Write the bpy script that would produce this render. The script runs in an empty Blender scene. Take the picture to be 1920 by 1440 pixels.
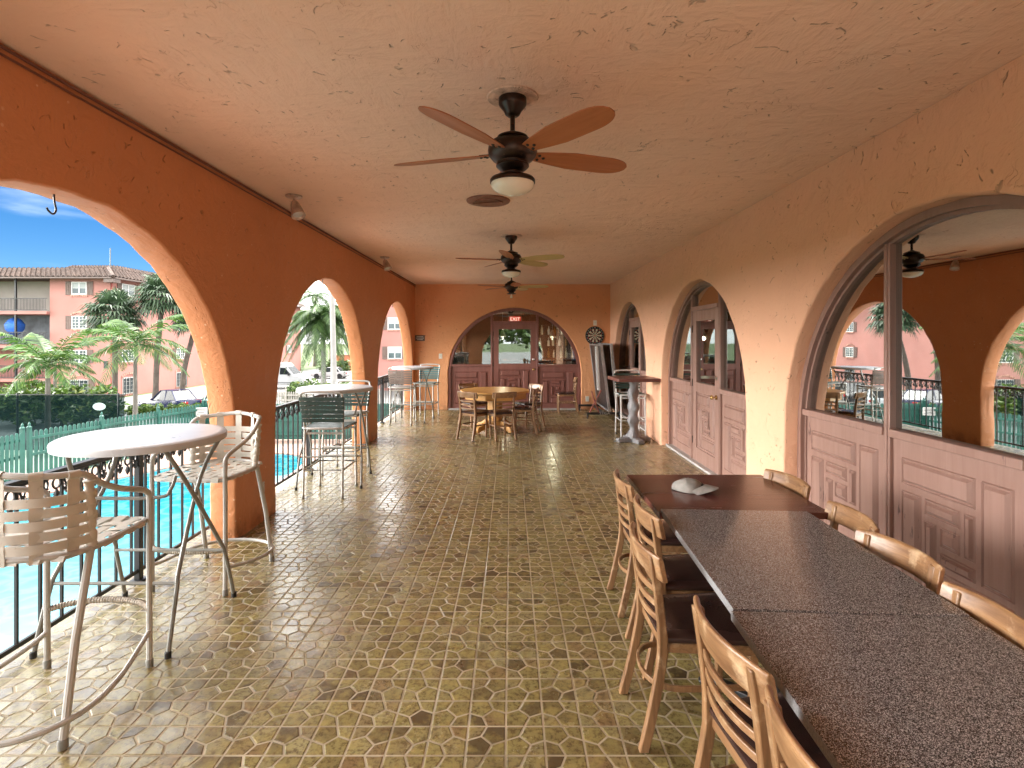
import bpy, bmesh, math, random
from mathutils import Vector, Matrix
R = math.radians
rnd = random.Random(7)
S = bpy.context.scene
COL = S.collection

# ---------------------------------------------------------------- camera
cam = bpy.data.cameras.new('camera')
cam.lens = 18.75; cam.sensor_width = 36; cam.shift_x = 3/1920; cam.shift_y = -83/1920
cam.clip_start = 0.02; cam.clip_end = 2000
camo = bpy.data.objects.new('camera', cam); COL.objects.link(camo)
camo.location = (0, 0, 1.7); camo.rotation_euler = (R(90), 0, 0)
S.camera = camo

# ---------------------------------------------------------------- world, sun, exposure
EXPOSURE = 3.18
SUN_EL, SUN_AZ = 58, 30        # azimuth clockwise from +Y (beyond the end wall, to the right)
S.view_settings.view_transform = 'Standard'; S.view_settings.look = 'None'
S.view_settings.exposure = EXPOSURE; S.view_settings.gamma = 1
W = bpy.data.worlds.new('World'); S.world = W; W.use_nodes = True
def build_world():
    nt = W.node_tree; nt.nodes.clear()
    out = nt.nodes.new('ShaderNodeOutputWorld')
    sky = nt.nodes.new('ShaderNodeTexSky'); sky.sky_type = 'NISHITA'; sky.sun_disc = False
    sky.sun_elevation = R(SUN_EL); sky.sun_rotation = R(SUN_AZ); sky.air_density = 1.0; sky.dust_density = 0.0; sky.ozone_density = 4.0; sky.altitude = 3000
    b1 = nt.nodes.new('ShaderNodeBackground'); b1.inputs[1].default_value = 0.05
    hs = nt.nodes.new('ShaderNodeHueSaturation'); hs.inputs['Saturation'].default_value = 1.3; hs.inputs['Value'].default_value = .36
    nt.links.new(sky.outputs[0], hs.inputs['Color']); nt.links.new(hs.outputs[0], b1.inputs[0])
    b2 = nt.nodes.new('ShaderNodeBackground'); b2.inputs[0].default_value = (1, .99, .97, 1); b2.inputs[1].default_value = .62
    b3 = nt.nodes.new('ShaderNodeBackground'); b3.inputs[0].default_value = (1, .97, .93, 1); b3.inputs[1].default_value = 3.6
    tc = nt.nodes.new('ShaderNodeTexCoord')
    sep = nt.nodes.new('ShaderNodeSeparateXYZ'); nt.links.new(tc.outputs['Generated'], sep.inputs[0])
    def M(op, a, b=None, c=None):
        n = nt.nodes.new('ShaderNodeMath'); n.operation = op
        for i, v in enumerate((a, b, c)):
            if v is None: continue
            if hasattr(v, 'links'): nt.links.new(v, n.inputs[i])
            else: n.inputs[i].default_value = v
        return n.outputs[0]
    def smooth(v, a, b):
        n = nt.nodes.new('ShaderNodeMapRange'); n.interpolation_type = 'SMOOTHSTEP'
        nt.links.new(v, n.inputs[0]); n.inputs[1].default_value = a; n.inputs[2].default_value = b
        return n.outputs[0]
    noise = nt.nodes.new('ShaderNodeTexNoise'); noise.inputs['Scale'].default_value = 2.2; noise.inputs['Detail'].default_value = 7
    mp = nt.nodes.new('ShaderNodeMapping'); mp.inputs['Scale'].default_value = (1, 1, 5)
    nt.links.new(tc.outputs['Generated'], mp.inputs[0]); nt.links.new(mp.outputs[0], noise.inputs['Vector'])
    wis = M('MULTIPLY', smooth(noise.outputs[0], 0.50, 0.85), 0.55)
    hi = smooth(sep.outputs[2], 0.30, 0.46)                      # cloud deck overhead
    ratio = M('DIVIDE', sep.outputs[0], M('MAXIMUM', sep.outputs[1], 0.02))
    right = smooth(ratio, -0.52, -0.40)                          # cloud towards the end of the terrace
    back = smooth(M('MULTIPLY', sep.outputs[1], -1.0), -0.45, -0.2)
    m = M('MAXIMUM', M('MAXIMUM', hi, right), M('MAXIMUM', back, wis))
    mix = nt.nodes.new('ShaderNodeMixShader')
    nt.links.new(m, mix.inputs[0]); nt.links.new(b1.outputs[0], mix.inputs[1]); nt.links.new(b2.outputs[0], mix.inputs[2])
    # unseen bright sky patch past the pool, added to light the interior
    low = M('SUBTRACT', 1.0, smooth(sep.outputs[2], 0.30, 0.50))
    side = smooth(M('SUBTRACT', M('MULTIPLY', sep.outputs[0], -1.0), M('MULTIPLY', M('ABSOLUTE', M('ADD', sep.outputs[1], 0.05)), 1.15)), 0.05, 0.5)
    sky_fill = M('MULTIPLY', low, side)
    mix2 = nt.nodes.new('ShaderNodeMixShader')
    nt.links.new(sky_fill, mix2.inputs[0]); nt.links.new(mix.outputs[0], mix2.inputs[1]); nt.links.new(b3.outputs[0], mix2.inputs[2])
    nt.links.new(mix2.outputs[0], out.inputs[0])
build_world()
sl = bpy.data.lights.new('sun', 'SUN'); sl.energy = 1.3; sl.angle = R(10); sl.color = (1, .95, .88)
so = bpy.data.objects.new('sun', sl); COL.objects.link(so)
so.rotation_euler = (R(90 - SUN_EL), 0, R(180 - SUN_AZ)); so.location = (10, 20, 30)
S.cycles.use_denoising = True
try: S.cycles.denoiser = 'OPENIMAGEDENOISE'
except Exception: pass
S.cycles.max_bounces = 10; S.cycles.diffuse_bounces = 6; S.cycles.glossy_bounces = 4
S.cycles.transparent_max_bounces = 16; S.cycles.transmission_bounces = 6
S.cycles.caustics_reflective = False; S.cycles.caustics_refractive = False
S.cycles.sample_clamp_indirect = 6

# ---------------------------------------------------------------- mesh helpers
class MB:
    def __init__(s): s.v = []; s.f = []; s.m = []
    def add(s, vs, fs, mi=0):
        o = len(s.v); s.v += [tuple(v) for v in vs]
        for f in fs: s.f.append(tuple(i + o for i in f)); s.m.append(mi)
        return s
    def box(s, c, d, rot=None, mi=0):
        x, y, z = d[0]/2, d[1]/2, d[2]/2
        vs = [Vector((a*x, b*y, e*z)) for e in (-1, 1) for b in (-1, 1) for a in (-1, 1)]
        if rot is not None: vs = [rot @ v for v in vs]
        c = Vector(c)
        return s.add([v + c for v in vs], [(0,2,3,1),(4,5,7,6),(0,1,5,4),(2,6,7,3),(0,4,6,2),(1,3,7,5)], mi)
    def bar(s, a, b, w, h, up=(0, 0, 1), mi=0):
        a, b = Vector(a), Vector(b); d = (b - a); L = d.length; d.normalize(); u = Vector(up)
        if abs(d.dot(u)) > .98: u = Vector((1, 0, 0))
        r = d.cross(u).normalized(); u = r.cross(d)
        M = Matrix((r, d, u)).transposed()
        return s.box((a + b)/2, (w, L, h), M, mi)
    def tube(s, pts, r, n=8, closed=False, caps=True, mi=0, flat=None):
        P = [Vector(p) for p in pts]; k = len(P); rs = r if isinstance(r, (list, tuple)) else [r]*k
        rings = []; prev = None
        for i, p in enumerate(P):
            if closed: t = (P[(i+1) % k] - P[i-1]).normalized()
            else: t = (P[min(i+1, k-1)] - P[max(i-1, 0)]).normalized()
            if prev is None:
                a = Vector((0, 0, 1)) if abs(t.z) < .9 else Vector((1, 0, 0))
                u = t.cross(a).normalized()
            else:
                u = (prev - t*prev.dot(t))
                u = u.normalized() if u.length > 1e-6 else t.cross(Vector((0, 0, 1))).normalized()
            prev = u; w = t.cross(u)
            rings.append([p + (u*math.cos(2*math.pi*j/n) + w*math.sin(2*math.pi*j/n))*rs[i] for j in range(n)])
        vs = [v for g in rings for v in g]; fs = []
        for i in range(k if closed else k-1):
            a, b = i*n, ((i+1) % k)*n
            for j in range(n): fs.append((a+j, a+(j+1) % n, b+(j+1) % n, b+j))
        if caps and not closed:
            fs.append(tuple(reversed(range(n)))); fs.append(tuple((k-1)*n + j for j in range(n)))
        return s.add(vs, fs, mi)
    def lathe(s, prof, n=24, c=(0, 0, 0), mi=0, axis='z'):
        vs = []; fs = []
        for r, z in prof:
            for j in range(n):
                a = 2*math.pi*j/n; p = (r*math.cos(a), r*math.sin(a), z)
                if axis == 'y': p = (p[0], p[2], p[1])
                if axis == 'x': p = (p[2], p[0], p[1])
                vs.append((p[0]+c[0], p[1]+c[1], p[2]+c[2]))
        for i in range(len(prof)-1):
            for j in range(n): fs.append((i*n+j, i*n+(j+1) % n, (i+1)*n+(j+1) % n, (i+1)*n+j))
        fs.append(tuple(reversed(range(n)))); fs.append(tuple((len(prof)-1)*n + j for j in range(n)))
        return s.add(vs, fs, mi)
    def prism(s, poly, f, t0, t1, mi=0):
        """extrude a 2-D polygon; f(a, b, t) -> xyz"""
        n = len(poly)
        vs = [f(a, b, t0) for a, b in poly] + [f(a, b, t1) for a, b in poly]
        fs = [tuple(reversed(range(n))), tuple(range(n, 2*n))] + [(i, (i+1) % n, n+(i+1) % n, n+i) for i in range(n)]
        return s.add(vs, fs, mi)
    def ribbon(s, pts, w, t, side, mi=0):
        """flat strap along pts; side(i) = width direction"""
        P = [Vector(p) for p in pts]; k = len(P); vs = []; fs = []
        for i, p in enumerate(P):
            tg = (P[min(i+1, k-1)] - P[max(i-1, 0)]).normalized()
            sd = Vector(side(i) if callable(side) else side); sd = (sd - tg*sd.dot(tg)).normalized(); nn = tg.cross(sd)
            vs += [p - sd*w/2 - nn*t/2, p + sd*w/2 - nn*t/2, p + sd*w/2 + nn*t/2, p - sd*w/2 + nn*t/2]
        for i in range(k-1):
            for j in range(4): fs.append((i*4+j, i*4+(j+1) % 4, i*4+4+(j+1) % 4, i*4+4+j))
        fs += [(3, 2, 1, 0), tuple((k-1)*4+j for j in range(4))]
        return s.add(vs, fs, mi)
    def build(s, name, mat, parent=None, loc=None, smooth=True, bevel=0, rotz=None, recalc=True):
        me = bpy.data.meshes.new(name); me.from_pydata(s.v, [], s.f)
        mats = mat if isinstance(mat, (list, tuple)) else [mat]
        for m in mats: me.materials.append(m)
        if len(mats) > 1: me.polygons.foreach_set('material_index', s.m)
        if recalc:
            bm = bmesh.new(); bm.from_mesh(me); bmesh.ops.recalc_face_normals(bm, faces=bm.faces); bm.to_mesh(me); bm.free()
        if smooth:
            me.polygons.foreach_set('use_smooth', [True]*len(me.polygons)); me.set_sharp_from_angle(angle=R(38))
        me.update()
        o = bpy.data.objects.new(name, me); COL.objects.link(o)
        if parent: o.parent = parent
        if loc: o.location = loc
        if rotz is not None: o.rotation_euler = (0, 0, rotz)
        if bevel:
            b = o.modifiers.new('bevel', 'BEVEL'); b.width = bevel; b.segments = 2; b.limit_method = 'ANGLE'; b.angle_limit = R(40)
        return o

def tag(o, label=None, cat=None, group=None, kind=None):
    if label: o['label'] = label
    if cat: o['category'] = cat
    if group: o['group'] = group
    if kind: o['kind'] = kind
    return o
def thing(name, label, cat, loc=(0, 0, 0), rotz=0, group=None):
    o = bpy.data.objects.new(name, None); COL.objects.link(o); o.empty_display_size = .2
    o.location = loc; o.rotation_euler = (0, 0, rotz)
    return tag(o, label, cat, group)
def dup(root, loc, rotz, label):
    def cp(o, parent=None):
        c = o.copy(); COL.objects.link(c)
        if parent: c.parent = parent
        for ch in list(o.children): cp(ch, c)
        return c
    r = cp(root); r.location = loc; r.rotation_euler = (0, 0, rotz); r['label'] = label
    return r
def facing(dx, dy): return math.atan2(dy, dx) - math.pi/2      # things are built facing +Y
def arc(cx, cz, r, a0, a1, n): return [(cx + r*math.cos(R(a0+(a1-a0)*i/n)), cz + r*math.sin(R(a0+(a1-a0)*i/n))) for i in range(n+1)]
def smoothpath(pts, k=6, closed=False):
    P = [Vector(p) for p in pts]; n = len(P); out = []
    for i in range(n if closed else n-1):
        g = (lambda j: P[j % n]) if closed else (lambda j: P[max(0, min(n-1, j))])
        p0, p1, p2, p3 = g(i-1), g(i), g(i+1), g(i+2)
        for q in range(k):
            t = q/k
            out.append(.5*((2*p1) + (p2-p0)*t + (2*p0-5*p1+4*p2-p3)*t*t + (3*p1-p0-3*p2+p3)*t**3))
    if not closed: out.append(P[-1])
    return out

# ---------------------------------------------------------------- material helpers
def newmat(name):
    m = bpy.data.materials.new(name); m.use_nodes = True; nt = m.node_tree
    return m, nt, nt.nodes['Principled BSDF']
def nd(nt, t, ins=None, **props):
    n = nt.nodes.new(t)
    for k, v in props.items(): setattr(n, k, v)
    for k, v in (ins or {}).items():
        if hasattr(v, 'links'): nt.links.new(v, n.inputs[k])
        else: n.inputs[k].default_value = v
    return n
def ramp(nt, fac, stops, mode='LINEAR'):
    n = nt.nodes.new('ShaderNodeValToRGB'); nt.links.new(fac, n.inputs[0]); n.color_ramp.interpolation = mode
    e = n.color_ramp.elements
    while len(e) < len(stops): e.new(.5)
    for i, (p, c) in enumerate(stops):
        e[i].position = p; e[i].color = (*c, 1) if len(c) == 3 else c
    return n.outputs[0]
def coords(nt, scale=(1, 1, 1), kind='Object'):
    tc = nt.nodes.new('ShaderNodeTexCoord')
    return nd(nt, 'ShaderNodeMapping', {'Vector': tc.outputs[kind], 'Scale': scale}).outputs[0]
def noise(nt, vec, scale, detail=4, rough=.55, dist=0):
    return nd(nt, 'ShaderNodeTexNoise', {'Vector': vec, 'Scale': scale, 'Detail': detail, 'Roughness': rough, 'Distortion': dist}).outputs[0]
def math_(nt, op, a, b=0, clamp=False):
    n = nt.nodes.new('ShaderNodeMath'); n.operation = op; n.use_clamp = clamp
    for i, v in enumerate((a, b)):
        if hasattr(v, 'links'): nt.links.new(v, n.inputs[i])
        else: n.inputs[i].default_value = v
    return n.outputs[0]
def mixc(nt, fac, a, b, mode='MIX'):
    n = nt.nodes.new('ShaderNodeMix'); n.data_type = 'RGBA'; n.blend_type = mode
    for s, v in ((n.inputs[0], fac), (n.inputs[6], a), (n.inputs[7], b)):
        if hasattr(v, 'links'): nt.links.new(v, s)
        else: s.default_value = (*v, 1) if isinstance(v, tuple) and len(v) == 3 else v
    return n.outputs[2]
def bump(nt, bsdf, h, strength=.5, dist=.01):
    b = nd(nt, 'ShaderNodeBump', {'Height': h, 'Strength': strength, 'Distance': dist})
    nt.links.new(b.outputs[0], bsdf.inputs['Normal']); return b
def plain(name, col, rough=.5, metal=0, var=.12, scale=8, bumpk=0, spec=.5, wear=None, wear_amt=.6):
    m, nt, b = newmat(name); v = coords(nt)
    n = noise(nt, v, scale, 5)
    dark = tuple(c*(1-var*1.6) for c in col); lite = tuple(min(1, c*(1+var)) for c in col)
    c = ramp(nt, n, [(.3, dark), (.7, lite)])
    if wear:
        w = ramp(nt, noise(nt, v, scale*2.7, 8, .7), [(wear_amt, (0, 0, 0)), (wear_amt+.06, (1, 1, 1))])
        c = mixc(nt, w, c, wear)
    nt.links.new(c, b.inputs['Base Color'])
    b.inputs['Roughness'].default_value = rough; b.inputs['Metallic'].default_value = metal
    b.inputs['Specular IOR Level'].default_value = spec
    rr = ramp(nt, noise(nt, v, scale*1.7, 4), [(.3, (rough*.8,)*3), (.7, (min(1, rough*1.25),)*3)])
    nt.links.new(rr, b.inputs['Roughness'])
    if bumpk: bump(nt, b, noise(nt, v, scale*6, 4), bumpk, .004)
    return m
def wood(name, c1, c2, axis='z', rough=.4, scale=1.0, bumpk=.15, worn=None, peel=None):
    m, nt, b = newmat(name)
    sc = {'x': (1.5, 22, 22), 'y': (22, 1.5, 22), 'z': (22, 22, 1.5)}[axis]
    oi = nt.nodes.new('ShaderNodeObjectInfo')
    tc = nt.nodes.new('ShaderNodeTexCoord')
    off = nd(nt, 'ShaderNodeVectorMath', {0: tc.outputs['Object']}, operation='ADD')
    comb = nd(nt, 'ShaderNodeCombineXYZ', {0: math_(nt, 'MULTIPLY', oi.outputs['Random'], 9.0), 1: math_(nt, 'MULTIPLY', oi.outputs['Random'], 5.0), 2: math_(nt, 'MULTIPLY', oi.outputs['Random'], 7.0)})
    nt.links.new(comb.outputs[0], off.inputs[1])
    v = nd(nt, 'ShaderNodeMapping', {'Vector': off.outputs[0], 'Scale': tuple(k*scale for k in sc)}).outputs[0]
    g = noise(nt, v, 1.6, 8, .65, .6)
    big = noise(nt, off.outputs[0], 5, 3)
    f = math_(nt, 'ADD', math_(nt, 'MULTIPLY', g, .75), math_(nt, 'MULTIPLY', big, .3))
    c = ramp(nt, f, [(.36, c1), (.52, tuple((a+d)/2 for a, d in zip(c1, c2))), (.68, c2)])
    if worn:
        w = ramp(nt, noise(nt, off.outputs[0], 9, 6, .65), [(.56, (0, 0, 0)), (.72, (.8, .8, .8))])
        c = mixc(nt, w, c, worn)
    if peel:
        pv = nd(nt, 'ShaderNodeMapping', {'Vector': off.outputs[0], 'Scale': (40, 40, 6)}).outputs[0]
        pm = math_(nt, 'MULTIPLY', ramp(nt, noise(nt, pv, 1.0, 5, .6), [(.60, (0, 0, 0)), (.63, (1, 1, 1))]), ramp(nt, noise(nt, off.outputs[0], 2.3, 3), [(.58, (0, 0, 0)), (.66, (1, 1, 1))]))
        c = mixc(nt, math_(nt, 'MULTIPLY', pm, .85), c, peel)
    nt.links.new(c, b.inputs['Base Color']); b.inputs['Roughness'].default_value = rough
    nt.links.new(ramp(nt, g, [(.3, (rough*1.2,)*3), (.7, (rough*.8,)*3)]), b.inputs['Roughness'])
    bump(nt, b, g, bumpk, .003)
    return m
def stucco(name, col, patch, k=1.0, dots=False, rough=.78):
    """hand-trowelled stucco: soft swirls, raised trowel ridges and open nicks"""
    m, nt, b = newmat(name); v = coords(nt)
    big = noise(nt, v, .55, 3); mid = noise(nt, v, 2.3, 5)
    c = mixc(nt, ramp(nt, big, [(.35, (0, 0, 0)), (.7, (1, 1, 1))]), col, patch)
    c = mixc(nt, math_(nt, 'MULTIPLY', ramp(nt, mid, [(.4, (0, 0, 0)), (.75, (1, 1, 1))]), .22), c, tuple(x*.78 for x in col))
    # trowel strokes: thin crossings of a distorted noise, cut into short pieces by a mask
    n1 = noise(nt, v, 4.2, 2, .45, .7)
    line = math_(nt, 'SUBTRACT', 1.0, math_(nt, 'MULTIPLY', math_(nt, 'ABSOLUTE', math_(nt, 'SUBTRACT', n1, .5)), 70.0), True)
    mask = ramp(nt, noise(nt, v, 13, 3, .6), [(.58, (0, 0, 0)), (.63, (1, 1, 1))])
    stroke = math_(nt, 'MULTIPLY', line, mask)
    n2 = noise(nt, nd(nt, 'ShaderNodeMapping', {'Vector': v, 'Location': (3, 7, 1)}).outputs[0], 9, 2, .5, 1.2)
    line2 = math_(nt, 'SUBTRACT', 1.0, math_(nt, 'MULTIPLY', math_(nt, 'ABSOLUTE', math_(nt, 'SUBTRACT', n2, .47)), 60.0), True)
    mask2 = ramp(nt, noise(nt, v, 4.1, 4, .6), [(.55, (0, 0, 0)), (.66, (1, 1, 1))])
    ridge = math_(nt, 'MULTIPLY', line2, mask2)
    c = mixc(nt, math_(nt, 'MULTIPLY', stroke, .62), c, tuple(x*.34 for x in col))
    if dots:
        vo = nd(nt, 'ShaderNodeTexVoronoi', {'Vector': v, 'Scale': 11.0, 'Randomness': 1.0})
        dm = math_(nt, 'MULTIPLY', ramp(nt, vo.outputs['Distance'], [(.075, (1, 1, 1)), (.11, (0, 0, 0))]), ramp(nt, noise(nt, v, 1.6, 3, .5, 1.5), [(.55, (0, 0, 0)), (.60, (1, 1, 1))]))
        c = mixc(nt, math_(nt, 'MULTIPLY', dm, .7), c, (.80, .60, .42))
        c = mixc(nt, math_(nt, 'MULTIPLY', ridge, .25), c, (.75, .45, .28))
    nt.links.new(c, b.inputs['Base Color']); b.inputs['Roughness'].default_value = rough
    b.inputs['Specular IOR Level'].default_value = .25
    sz = nt.nodes.new('ShaderNodeSeparateXYZ'); nt.links.new(v, sz.inputs[0])
    low = math_(nt, 'MULTIPLY', math_(nt, 'SUBTRACT', 1.0, math_(nt, 'MULTIPLY', sz.outputs[2], 4.5), True), ramp(nt, noise(nt, v, 6, 6, .7), [(.42, (0, 0, 0)), (.66, (.8, .8, .8))]))
    c = mixc(nt, low, c, tuple(x*.32 for x in col)); nt.links.new(c, b.inputs['Base Color'])      # mop splashes and scuffs along the base
    fine = noise(nt, v, 34, 5, .6)
    h = math_(nt, 'ADD', math_(nt, 'MULTIPLY', noise(nt, v, 6, 5, .55, .8), 1.0), math_(nt, 'MULTIPLY', fine, .16))
    sw = nd(nt, 'ShaderNodeMapping', {'Vector': v, 'Scale': (3.2, 9.5, 6.0), 'Rotation': (.3, .5, .7)}).outputs[0]
    sw2 = nd(nt, 'ShaderNodeMapping', {'Vector': v, 'Scale': (10.0, 2.8, 4.0), 'Rotation': (.6, .2, -.4)}).outputs[0]
    pick = ramp(nt, noise(nt, v, 1.7, 2), [(.44, (0, 0, 0)), (.56, (1, 1, 1))])
    sweeps = mixc(nt, pick, noise(nt, sw, 1.0, 5, .62, .4), noise(nt, sw2, 1.0, 5, .62, .4))
    h = math_(nt, 'ADD', h, math_(nt, 'MULTIPLY', sweeps, 1.1))
    h = math_(nt, 'ADD', h, math_(nt, 'MULTIPLY', ridge, .40)); h = math_(nt, 'SUBTRACT', h, math_(nt, 'MULTIPLY', stroke, .55))
    bump(nt, b, h, min(1, .85*k), .016*k)
    return m
def leafmat(name, a, b_, c_=None, rough=.45, trans=.25):
    m, nt, b = newmat(name); v = coords(nt)
    g = nt.nodes.new('ShaderNodeNewGeometry')
    f = math_(nt, 'ADD', math_(nt, 'MULTIPLY', g.outputs['Random Per Island'], .65), math_(nt, 'MULTIPLY', noise(nt, v, 1.4, 3), .35))
    st = [(.2, a), (.75, b_)] + ([(.93, c_)] if c_ else [])
    c = ramp(nt, f, st); nt.links.new(c, b.inputs['Base Color']); b.inputs['Roughness'].default_value = rough
    tr = nd(nt, 'ShaderNodeBsdfTranslucent', {'Color': c})
    mx = nd(nt, 'ShaderNodeMixShader', {0: trans, 1: b.outputs[0], 2: tr.outputs[0]})
    nt.links.new(mx.outputs[0], nt.nodes['Material Output'].inputs[0])
    return m
def glassmat(name, refl=.4, tint=(.5, .55, .55)):
    m, nt, b = newmat(name); nt.nodes.remove(b)
    v = coords(nt)
    lw = nd(nt, 'ShaderNodeLayerWeight', {'Blend': .35})
    f = math_(nt, 'ADD', math_(nt, 'MULTIPLY', lw.outputs['Fresnel'], .55), refl, True)
    gl = nd(nt, 'ShaderNodeBsdfGlossy', {'Color': (.92, .96, .95, 1), 'Roughness': .012})
    bp = nd(nt, 'ShaderNodeBump', {'Height': noise(nt, v, 1.3, 2), 'Strength': .03, 'Distance': .02}); nt.links.new(bp.outputs[0], gl.inputs['Normal'])
    tr = nd(nt, 'ShaderNodeBsdfTransparent', {'Color': (*tint, 1)})
    mx = nd(nt, 'ShaderNodeMixShader', {0: f, 1: tr.outputs[0], 2: gl.outputs[0]})
    nt.links.new(mx.outputs[0], nt.nodes['Material Output'].inputs[0])
    return m
def emit(name, col, s):
    m, nt, b = newmat(name); b.inputs['Base Color'].default_value = (*col, 1)
    b.inputs['Emission Color'].default_value = (*col, 1); b.inputs['Emission Strength'].default_value = s
    return m

PEACH = (.72, .33, .145)
M = {}
M['stucco'] = stucco('stucco', (.58, .24, .105), (.60, .26, .12), 1.0, True, .5)  # wall paint darkened and saturated: backlit shade put into the colour
M['stucco_end'] = stucco('stucco_end', (.72, .33, .155), (.74, .36, .18))  # same paint, end wall brightened through its colour
M['stucco_lit'] = stucco('stucco_lit', (.80, .45, .29), (.81, .475, .315))  # same paint in a paler tone: light from the arches put into the colour
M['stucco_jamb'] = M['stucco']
M['ceil'] = stucco('stucco_ceiling', (.86, .60, .44), (.87, .63, .475))
M['door'] = wood('painted_door', (.19, .072, .056), (.245, .10, .08), 'z', .42, .5, .12)
M['door_side'] = wood('dusty_pink_door', (.255, .148, .118), (.315, .195, .16), 'z', .40, .5, .15, peel=(.07, .035, .03))
M['oak'] = wood('oak_chair', (.125, .058, .025), (.33, .185, .088), 'z', .34, 1, .25, worn=(.54, .385, .235))
M['oakx'] = wood('oak_rail', (.13, .060, .026), (.34, .190, .090), 'x', .32, 1, .25, worn=(.54, .385, .235))
M['vinyl'] = plain('brown_vinyl', (.040, .020, .017), .24, var=.15, scale=5, bumpk=.05)
M['white_tube'] = plain('painted_tube', (.42, .405, .38), .38, var=.08, scale=12, wear=(.30, .27, .24), wear_amt=.62)
M['grey_tube'] = plain('grey_tube', (.20, .195, .175), .42, var=.1, scale=12, wear=(.16, .13, .10), wear_amt=.63)
M['alu'] = plain('aluminium_tube', (.46, .44, .41), .33, .25, var=.06, scale=12)
M['webbing'] = plain('cream_webbing', (.54, .505, .445), .5, var=.08, scale=9, bumpk=.06, wear=(.32, .275, .22), wear_amt=.64)
M['green_strap'] = plain('green_strap', (.025, .05, .042), .35, var=.12, scale=8)
M['grey_strap'] = plain('faded_strap', (.20, .155, .13), .45, var=.12, scale=8)
M['blue_strap'] = plain('teal_strap', (.07, .16, .16), .35, var=.12, scale=8)
M['plastic'] = plain('white_plastic', (.50, .515, .535), .32, var=.03, scale=4, bumpk=.03)
M['iron'] = plain('black_iron', (.014, .016, .018), .38, .0, var=.2, scale=14)
M['bronze'] = plain('bronze', (.045, .028, .02), .34, .75, var=.3, scale=9, wear=(.16, .09, .05), wear_amt=.64)
M['blade'] = wood('fan_blade', (.34, .105, .034), (.46, .165, .06), 'x', .42, .4, .08)
M['blade_pale'] = wood('fan_blade_pale', (.48, .36, .14), (.56, .43, .18), 'x', .42, .4, .08)
M['opal'] = plain('opal_glass', (.86, .82, .70), .2, var=.04, scale=10)
M['dark_table'] = wood('mahogany_laminate', (.085, .026, .020), (.125, .042, .032), 'x', .24, .4, .04)
M['steel'] = plain('brushed_steel', (.5, .5, .5), .3, .8, var=.06, scale=20)
M['chrome'] = plain('chrome', (.75, .74, .72), .12, 1, var=.03)
M['brass'] = plain('brass', (.7, .48, .2), .25, 1, var=.1)
M['ivory'] = plain('ivory_plastic', (.75, .70, .6), .4, var=.03)
M['black'] = plain('matte_black', (.012, .012, .012), .6, var=.2)
M['white'] = plain('white_paint', (.60, .60, .585), .4, var=.03)
M['glass_side'] = glassmat('side_glass', .60, (.42, .46, .46))
M['glass_end'] = glassmat('end_glass', .13, (.62, .68, .68))
M['pine'] = wood('honey_pine', (.46, .22, .06), (.66, .36, .11), 'x', .32, .5, .08)
M['pinez'] = wood('honey_pine_upright', (.46, .22, .06), (.66, .36, .11), 'z', .32, .5, .08)
M['trunkwood'] = wood('grey_log', (.12, .115, .12), (.26, .255, .26), 'z', .6, .5, .4)
M['plank'] = wood('reddish_plank', (.10, .035, .028), (.18, .07, .055), 'x', .35, .5, .15)
M['conc'] = plain('concrete', (.42, .40, .38), .85, var=.12, scale=1.2, bumpk=.1)
M['dirtyslab'] = plain('slab_edge', (.55, .35, .24), .8, var=.1, scale=3, bumpk=.1)

def granite():
    m, nt, b = newmat('granite'); v = coords(nt)
    vo = nd(nt, 'ShaderNodeTexVoronoi', {'Vector': v, 'Scale': 600.0, 'Randomness': 1.0})
    rv = nd(nt, 'ShaderNodeSeparateColor', {0: vo.outputs['Color']})
    f = math_(nt, 'ADD', math_(nt, 'MULTIPLY', rv.outputs[0], .6), math_(nt, 'MULTIPLY', noise(nt, v, 170, 4, .7), .5))
    c = ramp(nt, f, [(.28, (.012, .012, .013)), (.50, (.052, .047, .048)), (.64, (.155, .142, .142)), (.80, (.52, .49, .48))])
    nt.links.new(c, b.inputs['Base Color']); b.inputs['Specular IOR Level'].default_value = .8
    nt.links.new(ramp(nt, noise(nt, v, 6, 5), [(.3, (.07,)*3), (.75, (.17,)*3)]), b.inputs['Roughness'])
    return m
M['granite'] = granite()
def granite_edge():
    m, nt, b = newmat('granite_edge'); v = coords(nt)
    c = ramp(nt, noise(nt, v, 160, 4, .7), [(.35, (.16, .16, .17)), (.65, (.36, .36, .37))])
    nt.links.new(c, b.inputs['Base Color']); b.inputs['Roughness'].default_value = .4
    return m
M['granite_edge'] = granite_edge()

# ================================================================= TERRACE STRUCTURE
XL, XR, YB, YF, H = -2.32, 2.427, -2.1, 12.98, 3.05
TL = .22
GZ = -3.15                       # ground level outside (the terrace is one storey up)

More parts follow.
